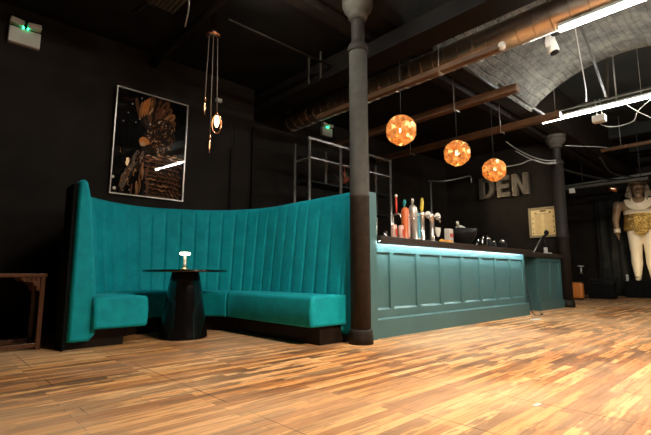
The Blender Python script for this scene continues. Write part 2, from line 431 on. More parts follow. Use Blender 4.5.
for i, (p, n, d) in enumerate(fr):
    ph = (i % CH) / CH
    z1 = 1.615
    rows.append([(p.x + n.x * inward * a, p.y + n.y * inward * a, z) for a, z in back_profile(ph, 0, z1)])
def endrow(p, n, d, off, shrink):
    q = p + d * off
    return [(q.x + n.x * inward * a, q.y + n.y * inward * a, z) for a, z in back_profile(.5, shrink, 1.615)]
p, n, d = fr[0]; pre = [endrow(p, n, d, -.045, .032), endrow(p, n, d, -.038, .015), endrow(p, n, d, -.02, .003)]
p, n, d = fr[-1]; post = [endrow(p, n, d, .02, .003), endrow(p, n, d, .038, .015), endrow(p, n, d, .045, .032)]
MB().grid(pre + rows + post, closed=True, caps=True).build('backrest', 'velvet', booth)
# near-black outer sheet, holding the shade on the unlit teal back
rows = []
for p, n, d in fr[::6]:
    rows.append([(p.x + n.x * inward * a, p.y + n.y * inward * a, z) for a, z in [(0, 0), (0, 1.57), (.028, 1.58), (.028, .02)]])
MB().grid(rows, closed=True, smooth=True, caps=True).build('outer_shade_sheet', 'shell', booth, 'near-black sheet for the shaded outer back')
# seats
seatpath = [(1.02, 4.47)] + path0[:-1] + [(3.525, 3.175)]
sf = frames(resample(catmull([(x, y, 0) for x, y in seatpath], 24), n=200))
def seat_prof(k):
    P = []; i0, i1, z0, z1 = .22, .725, .185, .487; r = .045
    i0 += k; i1 -= k; z0 += k; z1 -= k
    for a in range(0, 91, 30):
        t = math.radians(a); P.append((i1 - r + r * math.sin(t), z1 - r + r * math.cos(t)))
    P.append((i1 + .008, (z0 + z1) / 2))
    for a in range(0, 91, 45):
        t = math.radians(a); P.append((i1 - .025 + .025 * math.cos(t), z0 + .025 - .025 * math.sin(t)))
    P += [(i0, z0), (i0, z1), ((i0 + i1) / 2, z1 + .012)]
    return P
def seat(i0, i1):
    rows = []
    def row(j, off, k):
        p, n, d = sf[j]; q = p + d * off
        return [(q.x + n.x * inward * a, q.y + n.y * inward * a, z) for a, z in seat_prof(k)]
    rows += [row(i0, 0, .03), row(i0, .006, .012), row(i0, .02, 0)]
    rows += [row(j, 0, 0) for j in range(i0 + 1, i1)]
    rows += [row(i1, -.02, 0), row(i1, -.006, .012), row(i1, 0, .03)]
    MB().grid(rows, closed=True, caps=True).build('seat_cushion', 'velvet', booth)
ia = next(i for i, (p, n, d) in enumerate(sf) if p.y > 5.05)
ib = max(i for i, (p, n, d) in enumerate(sf) if p.y > 4.90)
seat(0, ia); seat(ia, ib); seat(ib, 200)
i_s = next(i for i, (p, n, d) in enumerate(sf) if p.y > 4.66); i_e = max(i for i, (p, n, d) in enumerate(sf) if p.y > 3.23)
for a0, a1 in ((i_s, ia), (ia, ib), (ib, i_e)):
    rows = []
    for p, n, d in sf[a0:a1 + 1]:
        rows.append([(p.x + n.x * inward * a, p.y + n.y * inward * a, z) for a, z in [(.03, 0), (.03, .068), (.255, .068), (.255, .187), (.56, .187), (.56, 0)]])
    MB().grid(rows, closed=True, smooth=False, caps=True).build('plinth', 'plinth', booth, 'black plinth')

# ------------------------------------------------------------------ table and lamps
tb = thing('round_table', 'glossy black round pedestal table inside the curved teal booth', 'table', (2.23, 4.70, 0))
MB().lathe([(.268, 0), (.27, .01), (.262, .03), (.235, .22), (.205, .42), (.175, .62), (.15, .725)], n=40).build('pedestal', 'gloss_black', tb)
MB().lathe([(.43, .725), (.462, .73), (.466, .738), (.466, .746), (.462, .752), (.02, .752)], n=64).build('tabletop', 'gloss_black', tb)
def table_lamp(loc, label):
    t = thing('table_lamp', label, 'lamp', loc, group=None)
    MB().lathe([(.045, 0), (.045, .01), (.036, .018), (.02, .024), (.014, .035)], n=24).build('base', 'brass', t)
    MB().lathe([(.015, .03), (.013, .05), (.020, .058), (.014, .066), (.015, .165), (.018, .172)], n=16).build('stem', 'white', t)
    MB().lathe([(.02, .168), (.054, .171), (.058, .176), (.058, .190), (.052, .197), (.01, .198)], n=32).build('lamp_shade', 'lamp_glow', t, 'glowing flat shade')
    return t
lamp = table_lamp((2.195, 4.66, .752), 'small brass table lamp with glowing flat shade on the black round table')

# ------------------------------------------------------------------ carved wooden side table at far left
st = thing('side_table', 'carved reddish wooden frame table standing left of the teal booth', 'table', (0, 0, 0))
X0, X1, Y0, Y1, ZT = .30, .905, 4.90, 5.34, .71
MB().box((X0 - .01, Y0 - .01, ZT - .035), (X1 + .01, Y1 + .01, ZT), bev=.006).build('tabletop', 'shaded_wood', st)
for lx in (X0, X1 - .04):
    for ly in (Y0, Y1 - .04):
        MB().box((lx, ly, 0), (lx + .04, ly + .04, ZT - .035), bev=.004).build('leg', 'shaded_wood', st)
for (a, b) in (((X0 + .04, Y0 + .006, .02), (X1 - .04, Y0 + .034, .06)), ((X0 + .04, Y1 - .034, .02), (X1 - .04, Y1 - .006, .06)),
               ((X0 + .006, Y0 + .04, .02), (X0 + .034, Y1 - .04, .06)), ((X1 - .034, Y0 + .04, .02), (X1 - .006, Y1 - .04, .06))):
    MB().box(a, b, bev=.003).build('stretcher', 'shaded_wood', st)
def bracket_mb(ax, pos, corner, sgn):
    m = MB(); out = [(0, 0), (.15, 0), (.15, -.02), (.125, -.045), (.10, -.035), (.085, -.05), (.06, -.045), (.05, -.075), (.025, -.085), (.03, -.11), (.012, -.13), (0, -.14)]
    if ax == 'x': fn = lambda a, b, d: (corner + sgn * a, pos + d, ZT - .036 + b)
    else: fn = lambda a, b, d: (pos + d, corner + sgn * a, ZT - .036 + b)
    m.prism(out, -.008, .008, fn)
    for k in range(3):
        cx, cz = (.03 + .04 * k, -.022)
        cpt = fn(cx, cz, -.008); m.ball(cpt, .011, 8)
    return m
for args in (('x', Y0 + .02, X1 - .041, -1), ('x', Y0 + .02, X0 + .041, 1), ('y', X1 - .02, Y0 + .041, 1), ('y', X1 - .02, Y1 - .041, -1), ('x', Y1 - .02, X1 - .041, -1), ('x', Y1 - .02, X0 + .041, 1)):
    bracket_mb(*args).build('carved_bracket', 'shaded_wood', st)

# ------------------------------------------------------------------ bar
part = MB().box((3.56, 3.10, 0), (3.685, 5.0, 1.60)).box((3.55, 3.085, 0), (3.695, 3.10, 1.615))
tag(part.build('partition_panel', 'bar_paint'), 'tall dark teal partition panel between the column and the bar front', 'partition')
bar = thing('bar_counter', 'long dark teal panelled bar front with a black top', 'bar', (0, 0, 0))
B0, B1, BY = 3.70, 7.82, 3.15
f = MB(); f.box((B0, BY + .025, .0), (B1, BY + .06, 1.05))
st_x = [3.50, 4.037, 4.567, 5.11, 5.65, 6.195, 6.71, 7.23, 7.765]
f.box((B0, BY, .955), (B1, BY + .025, 1.05)); f.box((B0, BY, .215), (B1, BY + .025, .305))
for x in st_x[1:]: f.box((x - .033, BY, .305), (min(B1, x + .033), BY + .025, .955))
for a, b in zip(st_x, st_x[1:]):
    xa = max(a + .033, B0); xb = b - .033
    f.prism([(0, 0), (.024, 0), (0, .024)], xa, xb, lambda u, v, d: (d, BY + .025 - u, .305 + v))
f.box((B1 - .035, BY, 0), (B1, 3.8, 1.05))
f.build('front_panel', 'bar_paint', bar)
s_ = MB().box((B0, BY - .035, 0), (B1 + .02, BY, .20)).prism([(0, 0), (.035, 0), (0, .016)], B0, B1 + .02, lambda u, v, d: (d, BY - u, .20 + v))
s_.build('skirting', 'bar_paint', bar)
MB().box((B0, 3.03, 1.072), (B1 + .12, 3.80, 1.128), bev=.005).box((B0, 3.03, 1.048), (B1 + .12, 3.052, 1.08), bev=.004).build('countertop', 'counter', bar)
MB().box((B0 + .02, 3.058, 1.062), (B1 - .02, 3.072, 1.071)).build('led_strip', 'led', bar, 'glowing cool white strip light')
cb = thing('end_cabinet', 'short dark teal panelled cabinet set back beyond the end of the bar', 'cabinet', (0, 0, 0))
f = MB(); f.box((8.90, 3.35, 0), (10.17, 3.95, 1.045)); f.box((8.87, 3.30, 0), (10.17, 3.95, .17))
for a, b in (((8.9, .96), (10.17, 1.045)), ((8.9, .17), (10.17, .30)), ((8.9, .3), (9.0, .96)), ((9.53, .3), (9.62, .96)), ((10.06, .3), (10.17, .96))):
    f.box((a[0], 3.325, a[1]), (b[0], 3.35, b[1]))
for a, b in (((3.35, .96), (3.95, 1.045)), ((3.35, .17), (3.95, .30)), ((3.35, .3), (3.43, .96)), ((3.87, .3), (3.95, .96))):
    f.box((8.875, a[0], a[1]), (8.9, b[0], b[1]))
f.build('body', 'bar_paint', cb)
MB().box((8.0, 3.28, 1.047), (10.18, 4.0, 1.128), bev=.006).build('countertop', 'counter', cb, 'black top')
MB().box((8.05, 3.9, 0), (8.87, 3.98, 1.045)).build('rear_panel', 'plinth', cb, 'black rear panel')

# ------------------------------------------------------------------ things on the bar
ZC = 1.129
def small(name, label, cat, x, y=3.35, group=None, z=ZC, rz=0): return thing(name, label, cat, (x, y, z), rz, group)
# first tap: chrome arm with red and white handle
t = small('beer_tap', 'slim beer tap with a red and white handle, nearest the column', 'beer tap', 4.40)
MB().tube([(0, .05, 0), (0, .05, .34)], .013).tube([(0, .05, .33), (0, 0, .345), (0, -.07, .33)], .011).tube([(0, .05, .33), (.11, .05, .36)], .012).build('arm', 'chrome', t)
MB().tube([(-.03, -.03, .34), (-.03, -.03, .44), (-.03, -.03, .5), (-.03, -.03, .55)], [.010, .016, .014, .010]).build('handle', 'red', t)
MB().ball((-.03, -.03, .57), .02, 12).build('knob', 'white', t)
MB().tube([(0, -.07, .335), (0, -.075, .27)], .009).build('nozzle', 'chrome', t)
def tap(x, label, w, h, body, panel, handle, hh, hx=0., curve=False, y=3.36):
    t = small('beer_tap', label, 'beer tap', x, y)
    prof = [(0, 0, 0), (0, 0, .04), (0, 0, h * .5), (0, 0, h * .82), (0, 0, h * .95), (0, 0, h)] if not curve else [(.01, 0, 0), (.01, 0, .04), (-.01, 0, h * .45), (-.035, 0, h * .75), (-.05, 0, h * .92), (-.06, 0, h)]
    MB().tube(prof, [w * .62, w * .5, w * .5, w * .5, w * .42, w * .2], 20).build('font', body, t); fo = t.children[-1]
    m = MB(); p0 = Vector(prof[1]); 
    m.box((prof[2][0] - w * .16, -w * .56, h * .12), (prof[2][0] + w * .22, -w * .46, h * .78), bev=.004); m.build('badge', panel, fo, 'upright coloured panel')
    top = Vector(prof[-1]) + Vector((hx, 0, 0))
    MB().tube([top, top + Vector((0, -.005, .03)), top + Vector((0, -.01, hh * .7)), top + Vector((0, -.01, hh))], [.012, .018, .022, .013]).build('handle', handle, t)
    MB().tube([(prof[3][0], -w * .3, h * .7), (prof[3][0], -w * .5 - .07, h * .69), (prof[3][0], -w * .5 - .08, h * .56)], .011).build('nozzle', 'chrome', t)
    return t
tap(4.61, 'orange beer tap with a teal handle, beside the grey tap', .11, .45, 'tap_orange', 'tap_pink', 'tap_teal', .10, -.02)
tap(4.83, 'tall grey curved beer tap with a light blue panel', .13, .50, 'tap_grey', 'tap_blue', 'tap_grey', .09, .0, True)
def chrome_tap(x, label, handle, hh):
    t = small('beer_tap', label, 'beer tap', x)
    MB().lathe([(.055, 0), (.055, .015), (.036, .03), (.034, .36), (.045, .375), (.045, .41), (.02, .425)], n=24).build('font', 'chrome', t); fo = t.children[-1]
    MB().tube([(0, -.03, .37), (.02, -.11, .37), (.02, -.12, .29)], .012).build('nozzle', 'chrome', t)
    mt = Matrix.Translation((.055, -.06, .385)) @ Matrix.Rotation(PI / 2, 4, 'X') @ Matrix.Rotation(-.3, 4, 'Y')
    MB().lathe([(.05, 0), (.052, .008), (.045, .016), (.01, .018)], n=24, mtx=mt).build('badge', 'white', fo, 'round white badge')
    if handle: MB().tube([(0, 0, .42), (0, 0, .47), (0, -.01, .56), (0, -.01, hh)], [.014, .026, .024, .014]).build('handle', handle, t)
    return t
chrome_tap(4.98, 'chrome beer tap with a tall yellow handle', 'tap_yellow', .62)
t = chrome_tap(5.22, 'chrome beer tap without a handle, above a white shield badge', None, 0)
MB().prism([(-.06, .05), (.06, .05), (.06, 0), (.035, -.06), (0, -.085), (-.035, -.06), (-.06, 0)], -.10, -.088, lambda a, b, d: (a, d, .17 + b)).build('shield', 'white', t, 'white shield badge')
# pink-and-white tins and glasses near the column
def tin(x, label, y=3.30, h=.19):
    t = small('drinks_tin', label, 'tin', x, y)
    MB().lathe([(.032, 0), (.036, .008), (.036, h - .012), (.03, h), (.028, h - .006)], n=24).build('body', 'tap_pink', t)
    MB().box((-.016, -.042, .05), (.016, -.034, h - .05), bev=.002).build('printed_patch', 'red', t, 'red printed patch')
tin(4.29, 'pale pink tin with a red patch, left of the pair'); tin(4.43, 'pale pink tin with a red patch, beside the orange tap')
tumbler = None
def glass(x, h, r, y, label, group):
    t = small('drinking_glass', label, 'glass', x, y, group)
    MB().lathe([(r * .8, 0), (r * .85, .01), (r, h), (r * .93, h), (r * .78, .02), (.004, .018)], n=20).build('bowl', 'drinkglass', t); return t
glass(4.14, .10, .035, 3.33, 'short clear glass standing at the partition end of the bar, left', 'short glasses by the partition')
glass(4.22, .11, .035, 3.40, 'short clear glass standing between the partition and the pink tins', 'short glasses by the partition')
fr_ = [(5.38, 3.30, .038), (5.47, 3.33, .036), (5.44, 3.25, .034), (5.53, 3.25, .034)]
for i, (x, y, r) in enumerate(fr_):
    o = MB().ball((0, 0, r), (r, r, r * .95), 16).build('orange_fruit', 'lemon'); o.location = (x, y, ZC)
    tag(o, 'small orange fruit in the pile between the chrome tap and the paper box', 'fruit', 'orange fruit on the bar')
t = small('paper_box', 'white and red printed paper box left of the black bowl', 'box', 5.68, 3.36, rz=.2)
MB().box((-.08, -.04, 0), (.08, .04, .24), bev=.004).build('carton', 'white', t)
MB().box((-.06, -.044, .12), (.06, -.040, .17)).build('printed_band', 'red', t, 'red printed band')
t = small('ice_bowl', 'large black bowl with a wooden scoop on the bar', 'bowl', 6.12, 3.40)
MB().lathe([(.09, 0), (.10, .015), (.17, .08), (.225, .18), (.235, .27), (.225, .27), (.20, .18), (.14, .09), (.01, .06)], n=40).build('bowl', 'black', t)
tag(MB().tube([(5.80, 3.28, 1.475), (5.93, 3.34, 1.425), (6.08, 3.36, 1.40)], [.02, .018, .012], 10).build('wooden_scoop', 'white'), 'pale scoop lying over the left rim of the black bowl', 'scoop')
o = tag(MB().tube([(6.0, 3.42, 1.42), (6.07, 3.38, 1.44), (6.16, 3.36, 1.42)], [.018, .02, .014], 10).build('paper_twist', 'white'), 'pale twist of paper poking out of the black bowl', 'paper')
for i, (x, h, y) in enumerate([(6.40, .11, 3.30), (6.50, .14, 3.35), (6.60, .2, 3.31), (6.70, .17, 3.38), (6.80, .2, 3.33)]):
    glass(x, h, .034, y, ['short clear glass touching the right side of the black bowl', 'clear glass second from the black bowl', 'taller clear glass in the middle of the row right of the bowl', 'clear glass fourth from the black bowl', 'tall clear glass at the right end of the row beside the bowl'][i], 'glasses right of the black bowl')
def jug(x, h, r, label):
    t = small('black_canister', label, 'canister', x, 3.38)
    MB().lathe([(r, 0), (r * 1.02, .01), (r * .95, h * .7), (r * .5, h * .85), (r * .45, h)], n=20).build('body', 'black', t)
    MB().lathe([(r * .5, h), (r * .5, h + .025), (.01, h + .03)], n=16).build('lid', 'chrome', t)
    return t
jug(7.0, .16, .055, 'black canister with steel lid, first right of the glasses'); jug(7.16, .12, .05, 'squat black canister with steel lid beside the coffee machine')
t = small('coffee_machine', 'small black coffee machine with a steel dome near the bar end', 'coffee machine', 7.48, 3.42)
MB().box((-.13, -.09, 0), (.13, .09, .13), bev=.02).build('body', 'black', t)
MB().ball((0.03, -.03, .15), (.05, .05, .045), 16).build('dome', 'chrome', t)
MB().tube([(-.10, -.09, .09), (-.10, -.16, .08)], .012).build('handle', 'black', t)
# tablet stand, card and stick on end cabinet
t = small('till_screen', 'black till screen on a jointed stand on the end cabinet', 'till', 9.98, 3.55)
MB().box((-.10, -.08, 0), (.10, .08, .03), bev=.006).tube([(0, 0, .03), (.02, 0, .2), (-.03, 0, .32), (.02, 0, .38)], [.03, .025, .03, .02]).build('stand', 'black', t)
MB().box((-.17, -.012, -.045), (.15, .012, .045), mtx=Matrix.Translation((-.02, -.02, .42)) @ Matrix.Rotation(-.35, 4, 'Y') @ Matrix.Rotation(.5, 4, 'X'), bev=.004).ball((.07, -.02, .49), (.07, .05, .06), 12).build('screen', 'black', t)
t = small('receipt_pad', 'white pad lying on the end cabinet below the menu board', 'pad', 9.72, 3.42)
MB().box((-.10, -.06, 0), (.10, .05, .03), bev=.004).box((-.09, -.02, .03), (-.04, .04, .14), bev=.004).build('sheets', 'white', t)
tag(MB().tube([(9.15, 3.5, 1.129), (9.62, 3.5, 1.46)], .012, 8).build('slanted_rod', 'steel'), 'thin pale rod slanting up from the end cabinet left of the till', 'rod')

# ------------------------------------------------------------------ back bar shelving
sh = thing('shelving_frame', 'tall polished pipe shelving frame behind the bar, holding a red plant', 'shelving', (0, 0, 0))
for x in (4.80, 5.57, 6.35, 7.06):
    for y in (5.50, 5.90):
        MB().tube([(x, y, 0), (x, y, 3.06)], .026, 10).build('post', 'chrome', sh)
for y in (5.5,):
    MB().box((4.77, y - .02, 3.06), (7.09, y + .02, 3.10), bev=.003).build('top_rail', 'chrome', sh)
for z in (2.74, 2.32, 1.9, 1.48, 1.06, .5):
    shelf_o = MB().box((4.82, 5.50, z - .012), (7.04, 5.90, z + .012)).build('shelf', 'chrome' if z > 2.7 else 'black', sh)
pl = thing('potted_plant', 'spiky plant with red and green leaves on the pipe shelving', 'plant', (5.88, 5.70, 2.333))
MB().lathe([(.05, 0), (.06, .01), (.075, .10), (.068, .10), (.06, .05), (.01, .05)], n=20).build('pot', 'black', pl)
lf = MB()
for i in range(46):
    a = random.uniform(0, 2 * PI); el = random.uniform(.15, 1.45); L = random.uniform(.22, .40)
    d = Vector((math.cos(a) * math.cos(el), math.sin(a) * math.cos(el), math.sin(el))); s0 = d.cross(Vector((0, 0, 1))).normalized() * .012
    p0 = Vector((0, 0, .08)); p1 = p0 + d * L * .5; p2 = p0 + d * L + Vector((0, 0, -.05 * math.cos(el)))
    up = Vector((0, 0, .004)); vs = [p0 - s0 * .4, p0 + s0 * .4, p1 + s0, p1 - s0, p2, p1 + up]
    lf.add(vs, [(0, 1, 5), (1, 2, 5), (2, 4, 5), (4, 3, 5), (3, 0, 5), (0, 3, 4, 2, 1)], i % 2)
lf.build('leaves', ['leaf_red', 'leaf_green'], pl)

# ------------------------------------------------------------------ framed cockatoo picture
def pic_uv(px, py):
    xl = 117 - 8 * (py - 86) / 107; xr = 188 - 5 * (py - 104) / 97; u = (px - xl) / (xr - xl); w = max(0, min(1, u))
    return u, (py - (86 + 18 * w)) / (107 - 10 * w)
PW, PH = 1.022, 1.478
pic = thing('framed_picture', 'tall framed picture of a black crested cockatoo above the booth', 'picture', (1.738, 6.008, 1.768), math.radians(.3)); pic.rotation_euler[0] = math.radians(1.75)
fm = MB()
for a, b in (((0, 0), (PW, .014)), ((0, PH - .014), (PW, PH)), ((0, .014), (.014, PH - .014)), ((PW - .014, .014), (PW, PH - .014))):
    fm.box((a[0], -.012, a[1]), (b[0], .022, b[1]))
fm.build('frame', 'frame_gold', pic)
cols = {'bg': (.003, .0025, .002), 'dk': (.030, .016, .010), 'br': (.16, .065, .028), 'or': (.75, .28, .07), 'gd': (.42, .19, .075), 'tan': (.75, .46, .26), 'wh': (.9, .8, .65), 'gr': (.17, .125, .09)}
pm = [mat('print_' + k, v, .8, Specular_IOR_Level=.05) for k, v in cols.items()]; ci = {k: i for i, k in enumerate(cols)}
art = MB().add([(.014, .01, .014), (PW - .014, .01, .014), (PW - .014, .01, PH - .014), (.014, .01, PH - .014)], [(0, 1, 2, 3)], ci['bg'])
lay = [0]
def P2(px, py):
    u, v = pic_uv(px, py); return Vector((max(.016, min(PW - .016, u * PW)), 0, max(.016, min(PH - .016, (1 - v) * PH))))
def blob(px, py, rx, ry, ang, k, n=14, pw=1.):
    lay[0] += 1; y = .0095 - lay[0] * .000018
    vs = []
    for i in range(n):
        t = 2 * PI * i / n; cx = math.cos(t); sy = math.sin(t)
        a = rx * cx; b = ry * sy * (1 - .45 * pw * cx)
        q = P2(px + a * math.cos(ang) - b * math.sin(ang), py + a * math.sin(ang) + b * math.cos(ang)); q.y = y; vs.append(q)
    art.add(vs, [list(range(n))], ci[k])
R = random.Random(3)
# crest fan
for a, L, k in [(-2.0, 27, 'dk'), (-1.75, 34, 'dk'), (-1.55, 36, 'br'), (-1.32, 38, 'dk'), (-1.1, 36, 'br'), (-.92, 32, 'br'), (-.72, 30, 'gd'), (-.5, 27, 'br'), (-.3, 24, 'gd'), (-.1, 20, 'br')]:
    cx, cy = 150, 136
    blob(cx + math.cos(a) * L * .55, cy + math.sin(a) * L * .62, L * .5, 4.6, a, k, pw=-.5)
    for j in range(3):
        blob(cx + math.cos(a) * L * (.5 + .17 * j) + R.uniform(-1, 1), cy + math.sin(a) * L * (.6 + .17 * j), 3.2, 1.1, a + R.uniform(-.2, .2), R.choice(['gd', 'br', 'dk']))
for dx in (-4, -1.5, 1, 3.2): blob(143 + dx, 108 - dx * .6, 9.5, 1.25, 1.75, R.choice(['or', 'gd', 'or']))
blob(136, 107, 10, 1.6, 1.45, 'br'); blob(149, 111, 4, .7, -1.0, 'tan')
# head and neck
blob(158, 140, 17, 16, .3, 'dk', 20, 0); blob(162, 128, 12, 9, .5, 'dk', 20, 0)
for i in range(150):
    a = R.uniform(0, 2 * PI); r = math.sqrt(R.random()); k = R.choice(['br', 'gd', 'gd', 'tan', 'br'])
    blob(159 + 14 * r * math.cos(a), 137 + 17 * r * math.sin(a), R.uniform(.5, 1.3), R.uniform(.3, .6), R.uniform(0, 3), k, 6)
blob(142.5, 141.5, 5.4, 4.0, .3, 'or', 14, .6); blob(141, 144.5, 3.2, 2.2, .7, 'tan', 10); blob(147, 150, 6, 4, .4, 'dk')
# wing on the left
for i in range(34):
    f = R.random(); x = 137 - 22 * f + R.uniform(-3, 5); y = 152 + 42 * f + R.uniform(-3, 4)
    blob(x, y, R.uniform(5, 9), R.uniform(.8, 1.8), 1.98 + R.uniform(-.25, .15), R.choice(['dk', 'br', 'gr', 'gr', 'dk']))
for i in range(26):
    f = R.random(); blob(136 - 20 * f + R.uniform(-2, 12), 154 + 38 * f + R.uniform(-3, 4), R.uniform(.5, 1.6), .5, 2.0, R.choice(['tan', 'gd', 'gd']), 6)
# chest with scalloped feathers
for row in range(10):
    y = 157 + row * 4.2
    for j in range(8):
        x = 145 + j * 4.5 + (row % 2) * 2.2
        if x > 181 - max(0, row - 6) * 1.3: continue
        k = R.choice(['br', 'gd', 'br', 'br'])
        x += R.uniform(-1, 1); y += R.uniform(-.5, .5) + .05 * abs(x - 165)
        blob(x, y + .1 * (x - 160), 3.4, 1.7, .3 + .03 * (x - 160), k, 10, 0)
        blob(x, y - 1.0 + .1 * (x - 160), 3.1, 1.35, .3 + .03 * (x - 160), 'dk', 10, 0)
for i in range(24):
    x = 146 + 34 * R.random(); blob(x, 157 + R.uniform(-2, 4), R.uniform(2, 4), .6, R.uniform(-.2, .5), R.choice(['gd', 'br', 'tan']), 8)
for i in range(14): blob(R.uniform(128, 146), R.uniform(165, 192), R.uniform(4, 8), .8, 1.7, R.choice(['br', 'gd', 'br']))
for px, py, r in [(131, 104, .9), (127, 113, .7), (122.5, 121.5, .7), (134, 122.5, .6), (138, 119, .6), (148, 124, .9), (157, 122, 1.0), (112.5, 177, 1.5), (113.8, 188, 1.6), (140, 98, .7)]:
    blob(px, py, r, r, 0, 'wh', 8, 0)
art.build('print', pm, pic, 'dark print of a crested cockatoo')
MB().box((.014, -.006, .014), (PW - .014, -.004, PH - .014)).build('glazing', 'glass', pic)
MB().box((.02, .0225, .02), (PW - .02, .034, PH - .02)).build('backing', 'black', pic)

# ------------------------------------------------------------------ emergency lights
def emergency(loc, s, label):
    t = thing('emergency_light', label, 'emergency light', loc)
    MB().box((-.18 * s, -.07, -.20 * s), (.18 * s, .0, .02 * s), bev=.008).build('housing', 'white', t)
    for sx in (-1, 1):
        mt = Matrix.Translation((sx * .10 * s, -.06, .085 * s)) @ Matrix.Rotation(-sx * .12, 4, 'Y')
        h = MB().box((-.078 * s, -.05, -.035 * s), (.078 * s, .04, .04 * s), mtx=mt, bev=.01).build('lamp_head', 'white', t)
    for sx in (-1, 1):
        MB().ball((sx * .025 * s, -.078, .03 * s), .011 * s, 10).build('indicator', 'green_led', [c for c in t.children if c.name.startswith('lamp_head')][(sx + 1) // 2], 'green indicator light')
    return t
emergency((.68, YB + .008, 3.61), .88, 'twin-headed white emergency light with green glow, high on the wall at far left')
emergency((6.03, YB2 + .008, 3.76), .82, 'small twin-headed white emergency light above the pipe shelving')

# ------------------------------------------------------------------ pendants over the table
pc = thing('pendant_cluster', 'copper ceiling pendant with three hanging bulbs over the booth table', 'pendant lamp', (2.36, 4.50, 0))
MB().lathe([(.035, 3.9), (.035, 3.62), (.085, 3.615), (.09, 3.60), (.085, 3.575), (.02, 3.568)][::-1], n=32).build('canopy', 'copper', pc)
for i, (dx, dy, z, kind) in enumerate([(-.06, .03, 2.66, 0), (.075, -.02, 2.50, 1), (0.0, -.01, 2.20, 0)]):
    MB().tube([(dx * .7, dy * .7, 3.572), (dx, dy, z + .13)], .0055, 8).build('cord', 'cord', pc)
    cap = MB().lathe([(.008, .14), (.016, .13), (.018, .085), (.014, .08)], (dx, dy, z), n=16).build('socket', 'copper', pc)
    if kind == 0:
        MB().lathe([(.012, .085), (.026, .05), (.028, .0), (.012, -.07), (.003, -.09)], (dx, dy, z), n=20).build('bulb', 'rose_glass', pc); bl = [c for c in bpy.data.objects if c.name.startswith('bulb') and c.parent == pc][-1]
        MB().lathe([(.004, .06), (.006, .02), (.006, -.02), (.002, -.04)], (dx, dy, z), n=8).build('filament', 'bulb_dim', bl)
    else:
        ring = [(dx + .058 * math.cos(t) * .75, dy - .058 * math.cos(t) * .66, z - .02 + .115 * math.sin(t)) for t in [2 * PI * k / 28 for k in range(29)]]
        MB().tube(ring, .008, 8).build('ring', 'copper', pc)
        MB().lathe([(.012, .085), (.028, .04), (.030, 0), (.015, -.05), (.003, -.06)], (dx, dy, z), n=20).build('bulb', 'bulb', pc, 'lit bulb')

# ------------------------------------------------------------------ faceted globes over the bar
def globe_mesh():
    bm = bmesh.new(); bmesh.ops.create_icosphere(bm, subdivisions=1, radius=1)
    # pentagons/hexagons: dual of a subdivided icosahedron
    bmesh.ops.subdivide_edges(bm, edges=bm.edges[:], cuts=0)
    b2 = bmesh.new(); bmesh.ops.create_icosphere(b2, subdivisions=2, radius=1)
    m = MB(); b2.verts.ensure_lookup_table()
    rr = random.Random(5)
    for v in b2.verts:
        nrm = v.co.normalized(); fc = [f.calc_center_median().normalized() for f in v.link_faces]
        a = nrm.orthogonal().normalized(); b = nrm.cross(a)
        fc.sort(key=lambda q: math.atan2(q.dot(b), q.dot(a)))
        cen = sum(fc, Vector()) / len(fc); pts = [q * .2 for q in fc]; inn = [(cen + (q - cen) * .12) * .2 * (.84 if (v.index * 7) % 3 else .96) for q in fc]
        n = len(pts)
        m.add(pts + inn, [(i, (i + 1) % n, n + (i + 1) % n, n + i) for i in range(n)] + ([] if rr.random() < .35 else [list(range(n, 2 * n))]), 0)
    bm.free(); b2.free(); return m
gl = thing('globe_pendant', 'faceted amber globe pendant nearest the column, largest of three over the bar', 'pendant lamp', (4.35, 3.2, 2.535), 0, 'amber globe pendants over the bar')
gm = globe_mesh().build('lamp_shade', 'globe', gl)
MB().ball((0, 0, 0), .030, 14).build('bulb', 'bulb_hot', gl)
MB().tube([(0, 0, .03), (0, 0, .10)], .014, 10).build('socket', 'brass', gl)
MB().tube([(0, 0, .09), (0, 0, 1.186)], .004, 6).build('cord', 'cable_dark', gl)
dup(gl, (5.73, 3.2, 2.505), 'faceted amber globe pendant in the middle of three over the bar', rz=1.1)
dup(gl, (6.93, 3.2, 2.45), 'faceted amber globe pendant farthest along the bar, beside the D of the wall letters', rz=2.3)
for o in [o for o in bpy.data.objects if o.name.startswith('globe_pendant')]:
    # each cord reaches the underside of the girder (z 3.72)
    for ch in o.children:
        if ch.name.startswith('cord'): ch.scale = (1, 1, (3.84 - o.location.z) / 1.186)

# ------------------------------------------------------------------ fluorescent battens
def batten(x, y0, y1, z, label, zc):
    t = thing('fluorescent_batten', label, 'strip light', (x, 0, 0))
    MB().tube([(0, y0 + .02, z), (0, y1 - .02, z)], .022, 12).build('tube', 'tube', t, 'glowing white tube')
    MB().box((-.026, y0, z + .030), (.026, y1, z + .068), bev=.005).build('housing', 'white_body', t)
    for y in (y0, y1 - .02): MB().box((-.02, y, z - .02), (.02, y + .02, z + .032)).build('end_cap', 'white_body', t)
    for y in (y0 + .25, y1 - .25): MB().tube([(0, y, z + .07), (0, y, zc)], .004, 6).build('hanger', 'steel', t)
    return t
batten(4.95, -.75, 1.47, 3.392, 'fluorescent strip light under the rough vault, nearer of the two in view', 3.50)
batten(8.50, 1.10, 2.93, 3.60, 'long fluorescent strip light beyond the arch, farther of the two in view', 4.8)
batten(2.14, 2.30, 3.72, 3.60, 'fluorescent strip light over the booth opening, just above the frame', 3.9)
batten(2.10, -.9, .9, 3.60, 'unseen added fluorescent strip light over the near floor', 4.2)  # out of view, added to brighten the near floor
batten(5.33, -2.6, -.8, 3.60, 'unseen added fluorescent strip light over the right side of the floor', 4.2)  # out of view, added for a brighter floor on the right
batten(8.50, -1.6, .6, 3.60, 'fluorescent strip light to the right beyond the arch', 4.8)

